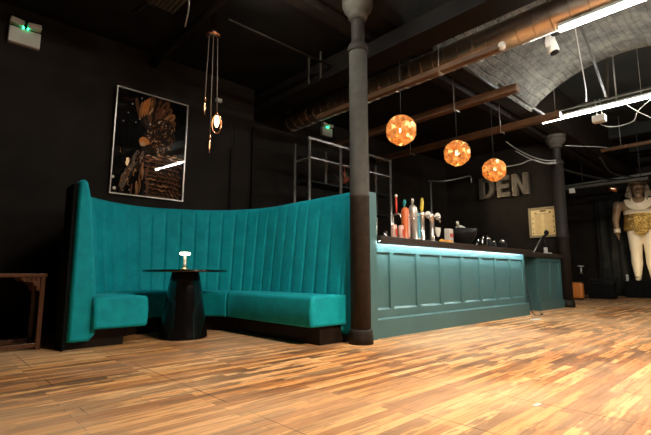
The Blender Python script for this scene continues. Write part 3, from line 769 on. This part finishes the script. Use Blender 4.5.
# ------------------------------------------------------------------ ducts, channels and conduits
def stands(t, pts, z0, z1, m='steel'):
    for (x, y) in pts: MB().tube([(x, y, z0), (x, y, z1)], .006, 6).build('hanger', m, t)
dk = thing('spiral_duct', 'round ribbed metal duct crossing above the bar and the column', 'duct', (0, 0, 0))
DX, DZ, DR = 5.045, 3.643, .178
d_ = MB().tube([(DX, -2, DZ), (DX, 6.39, DZ)], DR, 40)
y = -1.9
while y < 6.38:
    d_.tube([(DX, y, DZ), (DX, y + .014, DZ)], DR + .004, 40); y += .19
d_.build('pipe', 'spiral', dk)
for y in (.4, 2.45, 4.6):
    MB().tube([(DX + (DR + .012) * math.cos(t), y, DZ + (DR + .012) * math.sin(t)) for t in [2 * PI * k / 24 for k in range(25)]], .009, 6).build('clamp', 'steel', dk)
MB().tube([(DX, 2.45, DZ + .18), (DX, 2.45, 4.15)], .006, 6).build('hanger', 'steel', dk); MB().tube([(DX, 4.6, DZ + .18), (DX, 4.6, 3.9)], .006, 6).build('hanger', 'steel', dk)
sq = thing('square_duct', 'wide black square duct running beside the ribbed duct', 'duct', (0, 0, 0))
MB().box((4.02, -2, 3.58), (4.42, 6.39, 3.88), bev=.01).build('casing', 'duct_dark', sq) if False else MB().box((4.02, 3.62, 3.50), (4.40, 6.39, 3.80), bev=.01).box((4.02, -2, 3.50), (4.40, 3.62, 3.71), bev=.01).build('casing', 'duct_dark', sq)
for (x, y) in ((3.96, 4.56), (3.96, 4.30)): MB().box((x - .012, y - .012, 3.50), (x + .012, y + .012, 3.9)).build('hanger', 'iron', sq)
def channel(x, y0, y1, z, w, h, label, endcap=False):
    t = thing('cable_channel', label, 'channel', (0, 0, 0))
    MB().box((x - w / 2, y0, z), (x + w / 2, y1, z + h), bev=.006).build('tray', 'brown_tray', t)
    n = max(2, int((y1 - y0) / 1.5))
    for k in range(n):
        y = y0 + (k + .5) * (y1 - y0) / n
        zc = 3.9 if y > 3.35 else (3.84 if y > 3.05 else 4.15)
        MB().tube([(x - w / 2 - .02, y, z - .012), (x + w / 2 + .02, y, z - .012)], .009, 6).tube([(x - w / 2 - .015, y, z - .05), (x - w / 2 - .015, y, zc)], .006, 6).build('hanger', 'steel', t)
    if endcap: MB().ball((x, y0 - .01, z + h / 2), .05, 12).build('end_cap', 'white', t, 'white end cap')
    return t
channel(4.72, 2.02, 5.2, 3.31, .08, .07, 'rust brown channel tucked under the ribbed duct, with a white end cap', True)
channel(6.15, 2.42, 6.38, 3.36, .13, .11, 'rust brown channel above the middle globe pendant')
channel(7.70, 2.35, 6.38, 3.34, .13, .11, 'rust brown channel above the farthest globe pendant')
def conduit(pts, r, m, label, name='conduit', cat='pipe', sm=0):
    p = catmull(pts, sm) if sm else pts
    return tag(MB().tube(p, r, 10).build(name, m), label, cat)
conduit([(8.47, 3.04, 3.73), (8.47, -1.6, 3.73)], .022, 'iron', 'thin pale conduit running just above the farther strip light')
conduit([(2.35, 4.12, 3.62), (4.0, 4.12, 3.62)], .014, 'girder', 'thin conduit along the ceiling above the table pendant')
conduit([(5.5, 2.98, 3.76), (6.9, 2.98, 3.76)], .02, 'cable_dark', 'black conduit along the vault edge above the channels')
conduit([(6.25, 2.74, 3.60), (8.3, 2.74, 3.60)], .022, 'iron', 'straight pale conduit running along the vault edge to the farther strip light')
conduit([(5.62, 1.45, 3.85), (6.6, 1.58, 3.835), (7.6, 1.72, 3.81), (8.46, 1.84, 3.77)], .018, 'iron', 'pale conduit running between the two strip lights', sm=6)
conduit([(5.8, 1.53, 3.84), (6.6, 1.70, 3.74), (7.6, 1.92, 3.68), (8.2, 2.08, 3.69)], .007, 'cable', 'loose pale cable sagging below the conduit between the strip lights', 'hanging_cable', 'cable', 6)
conduit([(8.5, 1.83, 3.74), (8.5, 1.79, 4.30), (8.5, 1.79, 4.80)], .022, 'iron', 'upright galvanised hanger above the farther strip light, thicker one')
conduit([(8.5, 1.70, 3.70), (8.5, 1.70, 4.80)], .012, 'steel', 'slim upright hanger rod above the farther strip light')
conduit([(8.5, 1.98, 3.45), (8.5, 1.95, 3.30), (8.5, 1.75, 3.22), (8.5, 1.5, 3.25), (8.5, 1.42, 3.40), (8.5, 1.30, 3.50), (8.5, 1.12, 3.62)], .006, 'cable', 'white cable looping below the farther strip light', 'hanging_cable', 'cable', 6)
conduit([(8.5, 1.6, 3.6), (8.5, 1.48, 3.46), (8.5, 1.3, 3.28), (8.5, 1.1, 3.12)], .007, 'cable', 'white cable dropping diagonally from the farther strip light', 'hanging_cable', 'cable', 5)
CA = [(10.1, 4.35, 3.92), (10.1, 4.12, 3.69), (10.1, 3.79, 3.43), (10.1, 3.47, 3.26), (10.1, 3.24, 3.22)]
CB = [(10.1, 4.39, 3.28), (10.1, 4.03, 3.28), (10.1, 3.75, 3.33), (10.1, 3.48, 3.2), (10.1, 3.25, 3.18)]
conduit(CA, .010, 'cable', 'pale cable sweeping down from the ceiling to the far column, upper strand', 'hanging_cable', 'cable', 5)
conduit([(x, y, z - .07) for x, y, z in CA[1:]], .010, 'cable', 'pale cable sweeping down to the far column, lower strand', 'hanging_cable', 'cable', 5)
conduit(CB, .010, 'cable', 'pale cable running behind the farthest globe to the far column', 'hanging_cable', 'cable', 5)
conduit([(10.43, 3.14, 3.60), (11.5, 2.6, 3.66), (12.9, 2.9, 3.92)], .007, 'cable', 'thin pale cable crossing from the far column capital', 'hanging_cable', 'cable', 5)
p1 = thing('ceiling_pipe', 'long pale pipe crossing the dark ceiling right of the far column', 'pipe', (0, 0, 0))
MB().tube([(13, 6.39, 3.98), (13, -3, 3.98)], .05, 12).build('pipe', 'brown_tray', p1)
stands(p1, [(13, 3.2), (13, 1.0)], 4.0, 4.8) if False else stands(p1, [(13, 2.6), (13, .6)], 4.02, 4.8)
p2 = thing('lighting_track', 'pale lighting track above the statue, right of the far column', 'track', (0, 0, 0))
MB().box((12.96, 2.1, 3.04), (13.04, 4.3, 3.11)).build('rail', 'iron', p2)
MB().box((12.93, 3.75, 2.93), (13.03, 3.88, 3.06), bev=.006).build('socket_box', 'white', p2, 'white socket box')
for y in (2.25, 3.55): MB().tube([(13, y, 3.1), (13, y, 4.8 if y < 3.05 else 3.9)], .008, 6).build('hanger', 'cable_dark', p2)
sp = thing('spotlight', 'small copper spotlight hanging from the track beside the statue head', 'spotlight', (13.0, 2.86, 2.93))
MB().tube([(0, 0, 0), (0, 0, .11)], .02, 8).build('bracket', 'black', sp)
MB().tube([(0, .14, .04), (0, .05, 0), (0, -.10, -.05)], [.05, .06, .075], 16).build('can', 'copper', sp)
for i, (pp, lb) in enumerate([([(14.4, 3.06, 4.1), (14.4, -5.0, 4.1)], 'dark beam with dim lower pipe above the statue'), ([(14.8, 6.40, 3.46), (14.8, -5.0, 3.66)], 'dim pipe crossing just above the statue head')]):
    conduit(pp, .035, 'steel' if i else 'iron_dark', lb)
conduit([(11.2, 4.3, 3.72), (12.8, 3.6, 3.42), (14.2, 3.0, 3.35), (15.5, 2.3, 3.4)], .03, 'cable_dark', 'thick black cable winding across the far ceiling', 'hanging_cable', 'cable', 6)
conduit([(12.2, 2.9, 3.62), (13.2, 2.9, 3.38), (14.6, 2.6, 3.42)], .022, 'cable_dark', 'black cable drooping over the lighting track', 'hanging_cable', 'cable', 6)
# tray and vent over the booth
conduit([(2.14, 3.80, 3.66), (2.14, 5.1, 3.66)], .045, 'duct_dark', 'dark pipe running above the copper pendant canopy')
conduit([(2.22, 5.2, 3.74), (2.22, 6.04, 3.74)], .05, 'duct_dark', 'dark pipe stub meeting the wall above the picture')
o = conduit([(1.93, 4.30, 3.90), (1.98, 4.38, 3.72), (2.0, 4.5, 3.55)], .009, 'steel', 'short pale cable dropping left of the copper pendant', 'hanging_cable', 'cable', 4)
vt = thing('ceiling_vent', 'slatted dark metal vent hanging at the ceiling above the picture', 'vent', (0, 0, 0))
MB().box((1.54, 3.85, 3.62), (1.84, 4.45, 3.72), bev=.004).build('casing', 'iron', vt)
for k in range(6): MB().box((1.56 + k * .047, 3.86, 3.604), (1.585 + k * .047, 4.44, 3.62)).build('slat', 'iron', vt)
for y in (3.95, 4.35): MB().tube([(1.69, y, 3.72), (1.69, y, 3.9)], .008, 6).build('hanger', 'steel', vt)
conduit([(1.5, 4.75, 3.62), (1.60, 4.5, 3.70), (1.62, 4.49, 3.9)], .02, 'black', 'short black arm reaching out of the ceiling vent', 'bracket_arm', 'bracket')
# wall conduits behind the booth
tag(MB().box((3.55, YB - .03, 1.0), (3.59, YB, 2.74)).build('wall_conduit', 'duct_dark'), 'black vertical trunking on the wall right of the picture, shorter run', 'trunking')
tag(MB().box((3.955, YB - .05, 1.0), (3.995, YB, 3.18)).ball((3.975, YB - .03, 3.2), .035, 10).build('wall_conduit', 'duct_dark'), 'black vertical trunking at the wall corner near the shelving frame', 'trunking')
tag(MB().box((3.62, YB - .012, 2.74), (3.64, YB, 3.3)).build('wall_conduit', 'black'), 'thin black line of conduit high on the wall between the trunkings', 'trunking')
sc1 = thing('wall_socket', 'tiny pale fitting high on the wall left of the ribbed duct end', 'fitting', (3.30, YB, 3.50))
MB().box((-.05, -.05, -.03), (.05, 0, .03), bev=.008).build('cover', 'white', sc1)
# hose bracket on the bar wall
hb = thing('wall_bracket', 'thin steel arm bracket with a drop pipe in the corner behind the bar', 'bracket', (0, 0, 0))
MB().tube(catmull([(9.85, YB2, 3.22), (9.85, 5.95, 3.14), (10.2, 5.7, 3.22), (10.62, 5.62, 3.34), (10.74, 5.62, 3.33), (10.76, 5.62, 3.18)], 5), .018, 8).build('arm', 'steel', hb)
MB().tube([(9.93, YB2 - .03, 3.20), (9.93, YB2 - .03, 1.2)], .022, 8).build('drop_pipe', 'steel', hb)
tag(MB().box((7.05, YB2 - .05, 0), (7.13, YB2, 3.6)).build('wall_conduit', 'duct_dark'), 'black vertical trunking behind the beer taps', 'trunking')

# moving head / speaker under the vault
mh = thing('moving_head_light', 'white and black moving-head stage light hanging under the rough vault', 'stage light', (5.72, 1.80, 0))
MB().box((-.10, -.10, 3.80), (.10, .10, 3.90), bev=.012).tube([(0, 0, 3.9), (0, 0, 4.372)], .015, 8).build('base', 'black', mh)
for sx in (-1, 1): MB().box((sx * .085 - .012, -.03, 3.60), (sx * .085 + .012, .03, 3.80), bev=.004).build('yoke', 'white', mh, 'white yoke arm')
MB().tube([(0, .02, 3.76), (0, .01, 3.72), (0, -.01, 3.64), (0, -.03, 3.56), (0, -.035, 3.545)], [.045, .065, .068, .07, .055], 18).build('head', 'white', mh, 'white lamp head')
MB().tube([(0, -.035, 3.548), (0, -.039, 3.528)], .052, 18).build('lens', 'black', mh, 'black lens')
sd = thing('smoke_detector', 'round pale smoke detector above the farther strip light', 'smoke detector', (8.9, 2.72, 4.56))
MB().lathe([(.04, 0), (.075, .02), (.08, .06), (.03, .065), (.03, .24)], n=24).build('body', 'white', sd)
jb = thing('junction_box', 'white junction box hanging below the farther strip light', 'junction box', (8.5, 1.98, 3.42))
MB().box((-.07, -.10, -.06), (.07, .10, .06), bev=.012).build('box', 'white', jb)
MB().tube([(0, .03, .06), (0, .04, .36)], .008, 6).tube([(0, -.05, .06), (0, -.03, .36)], .008, 6).build('cable', 'cable', jb)

# ------------------------------------------------------------------ wall letters
LX = 10.80
def lett(name, ch, y0, y1, z0, z1, label):
    t = thing('wall_letter', label, 'letter', (LX, 0, 0), 0, None)
    face = MB(); w = y0 - y1; h = z1 - z0; s = .30 * w
    fn = lambda a, b, d: (-d, y0 - a, z0 + b)
    polys = []
    if ch == 'E': polys = [[(0, 0), (w, 0), (w, .2 * h), (s, .2 * h), (s, .4 * h), (w * .9, .4 * h), (w * .9, .6 * h), (s, .6 * h), (s, .8 * h), (w, .8 * h), (w, h), (0, h)]]
    if ch == 'N': polys = [[(0, 0), (s, 0), (s, .62 * h), (w - s, 0), (w, 0), (w, h), (w - s, h), (w - s, .38 * h), (s, h), (0, h)]]
    if ch == 'D':
        out = [(0, 0)]; inn = []
        N = 14
        ov = [(w * .45 + w * .55 * math.sin(PI * k / N), h / 2 - h / 2 * math.cos(PI * k / N)) for k in range(N + 1)]
        iv = [(w * .45 + (w * .55 - s * .9) * math.sin(PI * k / N), h / 2 - (h / 2 - .17 * h) * math.cos(PI * k / N)) for k in range(N + 1)]
        for k in range(N): polys.append([ov[k], ov[k + 1], iv[k + 1], iv[k]])
        polys += [[(0, 0), (s, 0), (s, h), (0, h)], [(s, 0), ov[0], iv[0], (s, .17 * h)], [(s, .83 * h), iv[-1], ov[-1], (s, h)]]
    for p in polys: face.prism(p, 0, .11, fn, 0)
    face.build('letter_body', 'letter_edge', t, 'pale metal edge')
    fc = MB()
    for p in polys: 
        cx = sum(a for a, b in p) / len(p); cy = sum(b for a, b in p) / len(p)
        fc.prism([(cx + (a - cx) * .97, cy + (b - cy) * .985) for a, b in p], .1105, .116, fn)
    fc.build('letter_face', 'letter_face', t, 'dark weathered face')
lett('D', 'D', 5.375, 4.98, 2.68, 3.225, 'large metal letter D on the wall behind the farthest globe')
lett('E', 'E', 4.885, 4.57, 2.665, 3.205, 'large metal letter E on the wall, between the D and N')
lett('N', 'N', 4.495, 4.11, 2.655, 3.20, 'large metal letter N on the wall above the menu board')
# menu board
mb = thing('menu_board', 'gilt framed yellow menu board on the wall beside the far column', 'menu', (LX, 0, 0))
my0, my1, mz0, mz1 = 4.165, 3.515, 1.58, 2.30
b_ = MB()
for a, b in (((my0, mz0), (my1, mz0 + .05)), ((my0, mz1 - .05), (my1, mz1)), ((my0, mz0 + .05), (my0 - .05, mz1 - .05)), ((my1 + .05, mz0 + .05), (my1, mz1 - .05))):
    b_.box((-.05, a[0], a[1]), (0, b[0], b[1]))
b_.build('frame', 'gold_wood', mb)
pp = MB().box((-.02, my0 - .05, mz0 + .05), (-.012, my1 + .05, mz1 - .05), 0)
def mark(a, z, w, h, k): pp.box((-.0215, my0 - a - w, z), (-.020, my0 - a, z + h), k)
mark(.26, mz1 - .105, .13, .035, 1); mark(.14, mz1 - .15, .04, .03, 1); mark(.46, mz1 - .15, .04, .04, 1); mark(.18, mz1 - .16, .26, .008, 1)
for z in (.42, .30, .16, .06): mark(.075, mz0 + z + .03, .02, .03, 1); mark(.545, mz0 + z + .05, .02, .03, 1)
for k in range(17):
    for a in (.13, .345): mark(a, mz0 + .09 + k * .028, .165 - (k * 37 % 5) * .012, .009, 2)
pp.build('menu_sheet', ['paper', 'ink', 'ink_faint'], mb)

# ------------------------------------------------------------------ far end: stage, drape, statue
struct('wall_drape_return', MB().box((16.9, 3.2, 0), (17.19, 6.39, .1)), 'stage') if False else None
dr = MB(); rows = []
for zz in (.0, 3.3):
    rows.append([(16.9 + .05 * math.sin(k * 1.3), 3.15 + k * .055, zz) for k in range(22)])
    
dr.grid(rows + [[(p[0] + .02, p[1], p[2]) for p in rows[1]], [(p[0] + .02, p[1], p[2]) for p in rows[0]], rows[0]])
tag(dr.build('stage_drape', 'curtain'), 'dark grey drape hanging left of the Egyptian statue', 'curtain')
stg = thing('stage_plinth', 'low black stage block carrying the Egyptian statue at the far end', 'stage', (0, 0, 0))
MB().box((15.9, -1.5, 0), (16.85, 3.42, .50), bev=.01).build('block', 'stage', stg)

stt = thing('egyptian_statue', 'large gold and cream pharaoh statue with headcloth and kilt at the far end', 'statue', (16.42, 2.95, .50), math.radians(-80))
H = 3.25; k = H / 7.6
body = MB()
def cap(a, b, r0, r1, ell=None): body.tube([a, Vector(a).lerp(Vector(b), .33), Vector(a).lerp(Vector(b), .66), b], [r0, r0 + (r1 - r0) * .33, r0 + (r1 - r0) * .66, r1], 16, ell=ell); body.ball(a, r0, 12); body.ball(b, r1, 12)
def ring(z, rx, ry, y=0): return [(rx * math.cos(t), y + ry * math.sin(t), z) for t in [2 * PI * i / 24 for i in range(24)]]
body.grid([ring(1.50, .36, .22), ring(1.65, .37, .23), ring(1.90, .33, .20), ring(2.12, .40, .22), ring(2.32, .50, .24), ring(2.46, .54, .23), ring(2.56, .40, .18), ring(2.62, .16, .14)], closed=True, caps=True)
cap((0, .0, 2.52), (0, -.02, 2.76), .13, .12)
body.ball((0, -.03, 2.90), (.175, .19, .235), 20)
body.ball((0, -.225, 2.87), (.028, .04, .055), 8)
body.ball((0, -.19, 2.775), (.06, .035, .022), 8)
for s in (-1, 1):
    body.ball((s * .065, -.19, 2.945), (.036, .024, .015), 8)
    body.ball((s * .18, -.02, 2.90), (.025, .035, .06), 8)
    cap((s * .57, 0, 2.42), (s * .66, .02, 1.92), .13, .10)
    cap((s * .66, .02, 1.92), (s * .63, -.07, 1.55), .098, .065)
    body.ball((s * .625, -.09, 1.46), (.055, .07, .085), 12)
    for j in range(4): body.tube([(s * .625, -.14 + j * .038, 1.43), (s * .615, -.145 + j * .038, 1.34), (s * .595, -.14 + j * .035, 1.28 + abs(j - 1.5) * .014)], [.021, .020, .015], 8)
    body.tube([(s * .61, -.145, 1.49), (s * .585, -.18, 1.41), (s * .58, -.185, 1.36)], [.022, .020, .015], 8)
    cap((s * .19, 0, 1.55), (s * .185, -.01, .92), .20, .165)
    cap((s * .185, -.01, .92), (s * .19, .03, .55), .155, .155)
    cap((s * .19, .03, .55), (s * .195, .02, .13), .155, .09)
    body.tube([(s * .195, .10, .07), (s * .20, -.05, .075), (s * .21, -.26, .045)], [.085, .09, .06], 12, ell=(1, .75))
bo = body.build('body', ['statue_skin', 'statue_pale'])
md = bo.modifiers.new('r', 'REMESH'); md.mode = 'VOXEL'; md.voxel_size = .016
ms = bo.modifiers.new('s', 'SMOOTH'); ms.iterations = 3; ms.factor = .5
dg = bpy.context.evaluated_depsgraph_get(); me = bpy.data.meshes.new_from_object(bo.evaluated_get(dg))
bo.modifiers.clear(); bo.data = me; bo.name = 'body'; me.name = 'body'
if len(me.materials) < 2:
    me.materials.clear(); me.materials.append(M['statue_skin']); me.materials.append(M['statue_pale'])
for p in me.polygons: p.use_smooth = True; p.material_index = 1 if (p.center.z < 1.6 and abs(p.center.x) < .44) else 0  # legs paler than the torso: light on them put into the colour
bo.parent = stt
def shellrow(z, rx, ry, y=0, a0=0, a1=2 * PI, n=32): return [(rx * math.cos(a0 + (a1 - a0) * i / n), y + ry * math.sin(a0 + (a1 - a0) * i / n), z) for i in range(n + 1)]
kl = MB().grid([shellrow(2.13, .415, .245), shellrow(1.9, .44, .28), shellrow(1.60, .47, .30), shellrow(1.57, .46, .29), shellrow(1.8, .42, .26), shellrow(2.13, .395, .225)])
kl.build('kilt', 'statue_gold', stt, 'crinkled gold kilt')
MB().prism([(-.14, 2.10), (.14, 2.10), (.19, 1.50), (.0, 1.36), (-.19, 1.50)], -.34, -.305, lambda a, b, d: (a, d, b)).build('apron', 'statue_gold', stt, 'gold apron panel')
MB().grid([shellrow(2.09, .425, .255), shellrow(2.22, .43, .255), shellrow(2.22, .40, .225), shellrow(2.09, .395, .225), shellrow(2.09, .425, .255)]).build('belt', 'statue_pale', stt, 'cream belt')
# broad collar: crescent over the chest
cr = MB(); rows = []
for rr_, dz in ((.17, .02), (.24, 0), (.32, 0), (.38, 0)):
    rows.append([(rr_ * math.cos(t), -.30 + .12 * abs(math.cos(t)) ** 2 * (rr_ / .38), 2.56 + rr_ * math.sin(t) * 1.0 + dz) for t in [PI + PI * i / 28 for i in range(29)]])
cr.grid(rows); rows2 = [[(x, y + .02, z) for x, y, z in r] for r in rows]; cr.grid(rows2[::-1]); cr.grid([rows[-1], rows2[-1]]); cr.grid([rows[0], rows2[0]])
cr.build('collar', 'statue_pale', stt, 'cream broad collar')
# headcloth: flared sides and lappets, round crown
nm = MB()
nm.grid([ring(3.25, .05, .05, .02), ring(3.22, .15, .15, .01), ring(3.13, .205, .225, .02), ring(3.03, .235, .235, .06), ring(2.92, .24, .20, .11), ring(2.8, .24, .14, .16), ring(2.4, .19, .09, .20)], closed=True, caps=True)
for s in (-1, 1):
    nm.prism([(s * .17, 3.16), (s * .25, 3.05), (s * .35, 2.72), (s * .32, 2.64), (s * .17, 2.66)], .0, .08, lambda a, b, d: (a, d, b))
    nm.prism([(s * .17, 2.76), (s * .26, 2.74), (s * .23, 2.50), (s * .15, 2.50)], -.24, -.20, lambda a, b, d: (a, d, b))
nm.build('headcloth', 'statue_nemes', stt, 'dull gold headcloth')
for s in (-1, 1):
    MB().tube([(s * .632, -.065, 1.53), (s * .638, -.05, 1.66)], .092, 16).build('cuff', 'statue_pale', stt, 'cream wrist cuff')

# dark furniture beside the stage
rk = thing('ribbed_rack', 'black rack of curved upright ribs beyond the far column', 'rack', (15.0, 0, 0))
MB().box((-.15, 3.40, .52), (.15, 4.12, .58)).box((-.15, 3.40, .84), (-.11, 4.12, .86)).build('rail', 'black', rk)
for q in range(7):
    y = 3.46 + q * .1; MB().tube(catmull([(-.13, y, .58), (-.17, y + .035, .68), (-.17, y + .02, .78), (-.13, y - .02, .86)], 4), .014, 8).build('rib', 'iron_dark', rk)
for y in (3.42, 4.08): MB().box((-.02, y, 0), (.02, y + .03, .55)).build('leg', 'black', rk)
lt_ = thing('low_cabinet', 'low black cabinet in front of the ribbed rack at the far end', 'cabinet', (14.6, 0, 0))
MB().box((-.15, 3.38, 0), (.15, 4.02, .42), bev=.01).build('body', 'stage', lt_); MB().box((-.17, 3.36, .42), (.17, 4.04, .45)).build('top', 'black', lt_)
bt = thing('lamp_stand_table', 'small black table carrying the far table lamp behind the column', 'table', (14.6, 4.25, 0))
MB().box((-.18, -.17, .68), (.18, .17, .72), bev=.005).build('tabletop', 'black', bt); MB().tube([(0, 0, 0), (0, 0, .68)], .04, 12).build('leg', 'black', bt); MB().lathe([(.16, 0), (.16, .02), (.04, .03)], n=20).build('foot', 'black', bt)
tl2 = table_lamp((14.55, 4.20, .72), 'distant unlit white table lamp right of the far column')
for ch in tl2.children:
    if ch.name.startswith('lamp_shade'):
        ch.data = ch.data.copy(); ch.data.materials[0] = M['white']; ch['label'] = 'white flat shade'
    ch.scale = (1.5, 1.5, 1.25)
oc = thing('orange_case', 'small orange rounded case standing on the floor behind the far column', 'case', (13.6, 4.06, 0))
MB().box((-.10, -.16, .03), (.10, .16, .48), bev=.06).build('body', 'orange', oc); MB().tube([(0, -.05, .47), (0, -.05, .50), (0, .05, .50), (0, .05, .47)], .008, 6).build('handle', 'black', oc); MB().box((-.07, -.13, 0), (.07, .13, .035)).build('base', 'black', oc)
tag(MB().box((15.88, 3.30, .501), (15.93, 3.36, .70), bev=.004).build('white_block', 'white'), 'small white upright block on the left edge of the black stage', 'block')

# ------------------------------------------------------------------ scraps on the floor
tag(MB().box((-.13, -.05, 0), (.13, .05, .004)).build('paper_scrap', 'white'), 'white paper scrap on the floor in front of the far cabinet', 'paper').location = (7.15, 2.75, .001)
tag(MB().box((-.035, -.012, 0), (.035, .012, .003)).build('paper_scrap', 'white'), 'tiny white scrap on the floor at lower right', 'paper').location = (2.50, .985, .001)
tag(MB().tube(catmull([(7.86, 3.20, .9), (7.86, 3.12, .25), (7.83, 3.05, .02), (8.0, 2.96, .012), (8.25, 3.1, .012)], 5), .008, 6).build('power_cable', 'cable_dark'), 'black cable hanging off the end of the bar to the floor', 'cable')

# ------------------------------------------------------------------ spot lights, some of them added
def light(kind, loc, energy, col, **kw):
    l = bpy.data.lights.new(kind.lower() + '_lamp', kind); l.energy = energy; l.color = col
    for a, b in kw.items(): setattr(l, a, b)
    o = bpy.data.objects.new(l.name, l); o.location = loc; C.objects.link(o); return o
def aim(o, tgt): o.rotation_euler = (Vector(tgt) - o.location).to_track_quat('-Z', 'Y').to_euler()
o = light('SPOT', (15.2, 2.7, .75), 20, (1.0, .80, .52), spot_size=1.5, spot_blend=.8, shadow_soft_size=.06); aim(o, (16.42, 2.95, 1.3))
o = light('SPOT', (12.9, 1.5, 3.6), 70, (1.0, .82, .6), spot_size=.5, spot_blend=.7, shadow_soft_size=.06); aim(o, (16.42, 2.95, 2.2))
o = light('SPOT', (8.6, 5.7, 3.3), 55, (1.0, .80, .52), spot_size=1.0, spot_blend=.8, shadow_soft_size=.05); aim(o, (10.8, 4.0, 2.2))  # added warm spot that brightens the menu and letters
# added warm spot, no fitting, brightening the near side of the floor
o = light('SPOT', (2.6, -.6, 3.3), 500, (1.0, .82, .64), spot_size=1.9, spot_blend=.9, shadow_soft_size=.15); aim(o, (3.6, 1.2, 0))

w = bpy.data.worlds.new('world'); sc.world = w; w.use_nodes = True
w.node_tree.nodes['Background'].inputs[0].default_value = (.01, .009, .008, 1); w.node_tree.nodes['Background'].inputs[1].default_value = .3

# ------------------------------------------------------------------ camera
cam = bpy.data.cameras.new('camera'); co = bpy.data.objects.new('camera', cam); C.objects.link(co)
cam.sensor_width = 36; cam.lens = 429 / 651 * 36; cam.clip_start = .05
pitch = math.atan((274.5 - 217.5) / 429)
co.location = (0, 0, .7); co.rotation_euler = (PI / 2 + pitch, 0, -(PI / 2 - math.radians(46.7)))
sc.camera = co
vs = sc.view_settings; vs.view_transform = 'Standard'; vs.look = 'None'; vs.gamma = 1; vs.use_curve_mapping = False; vs.exposure = 0.85
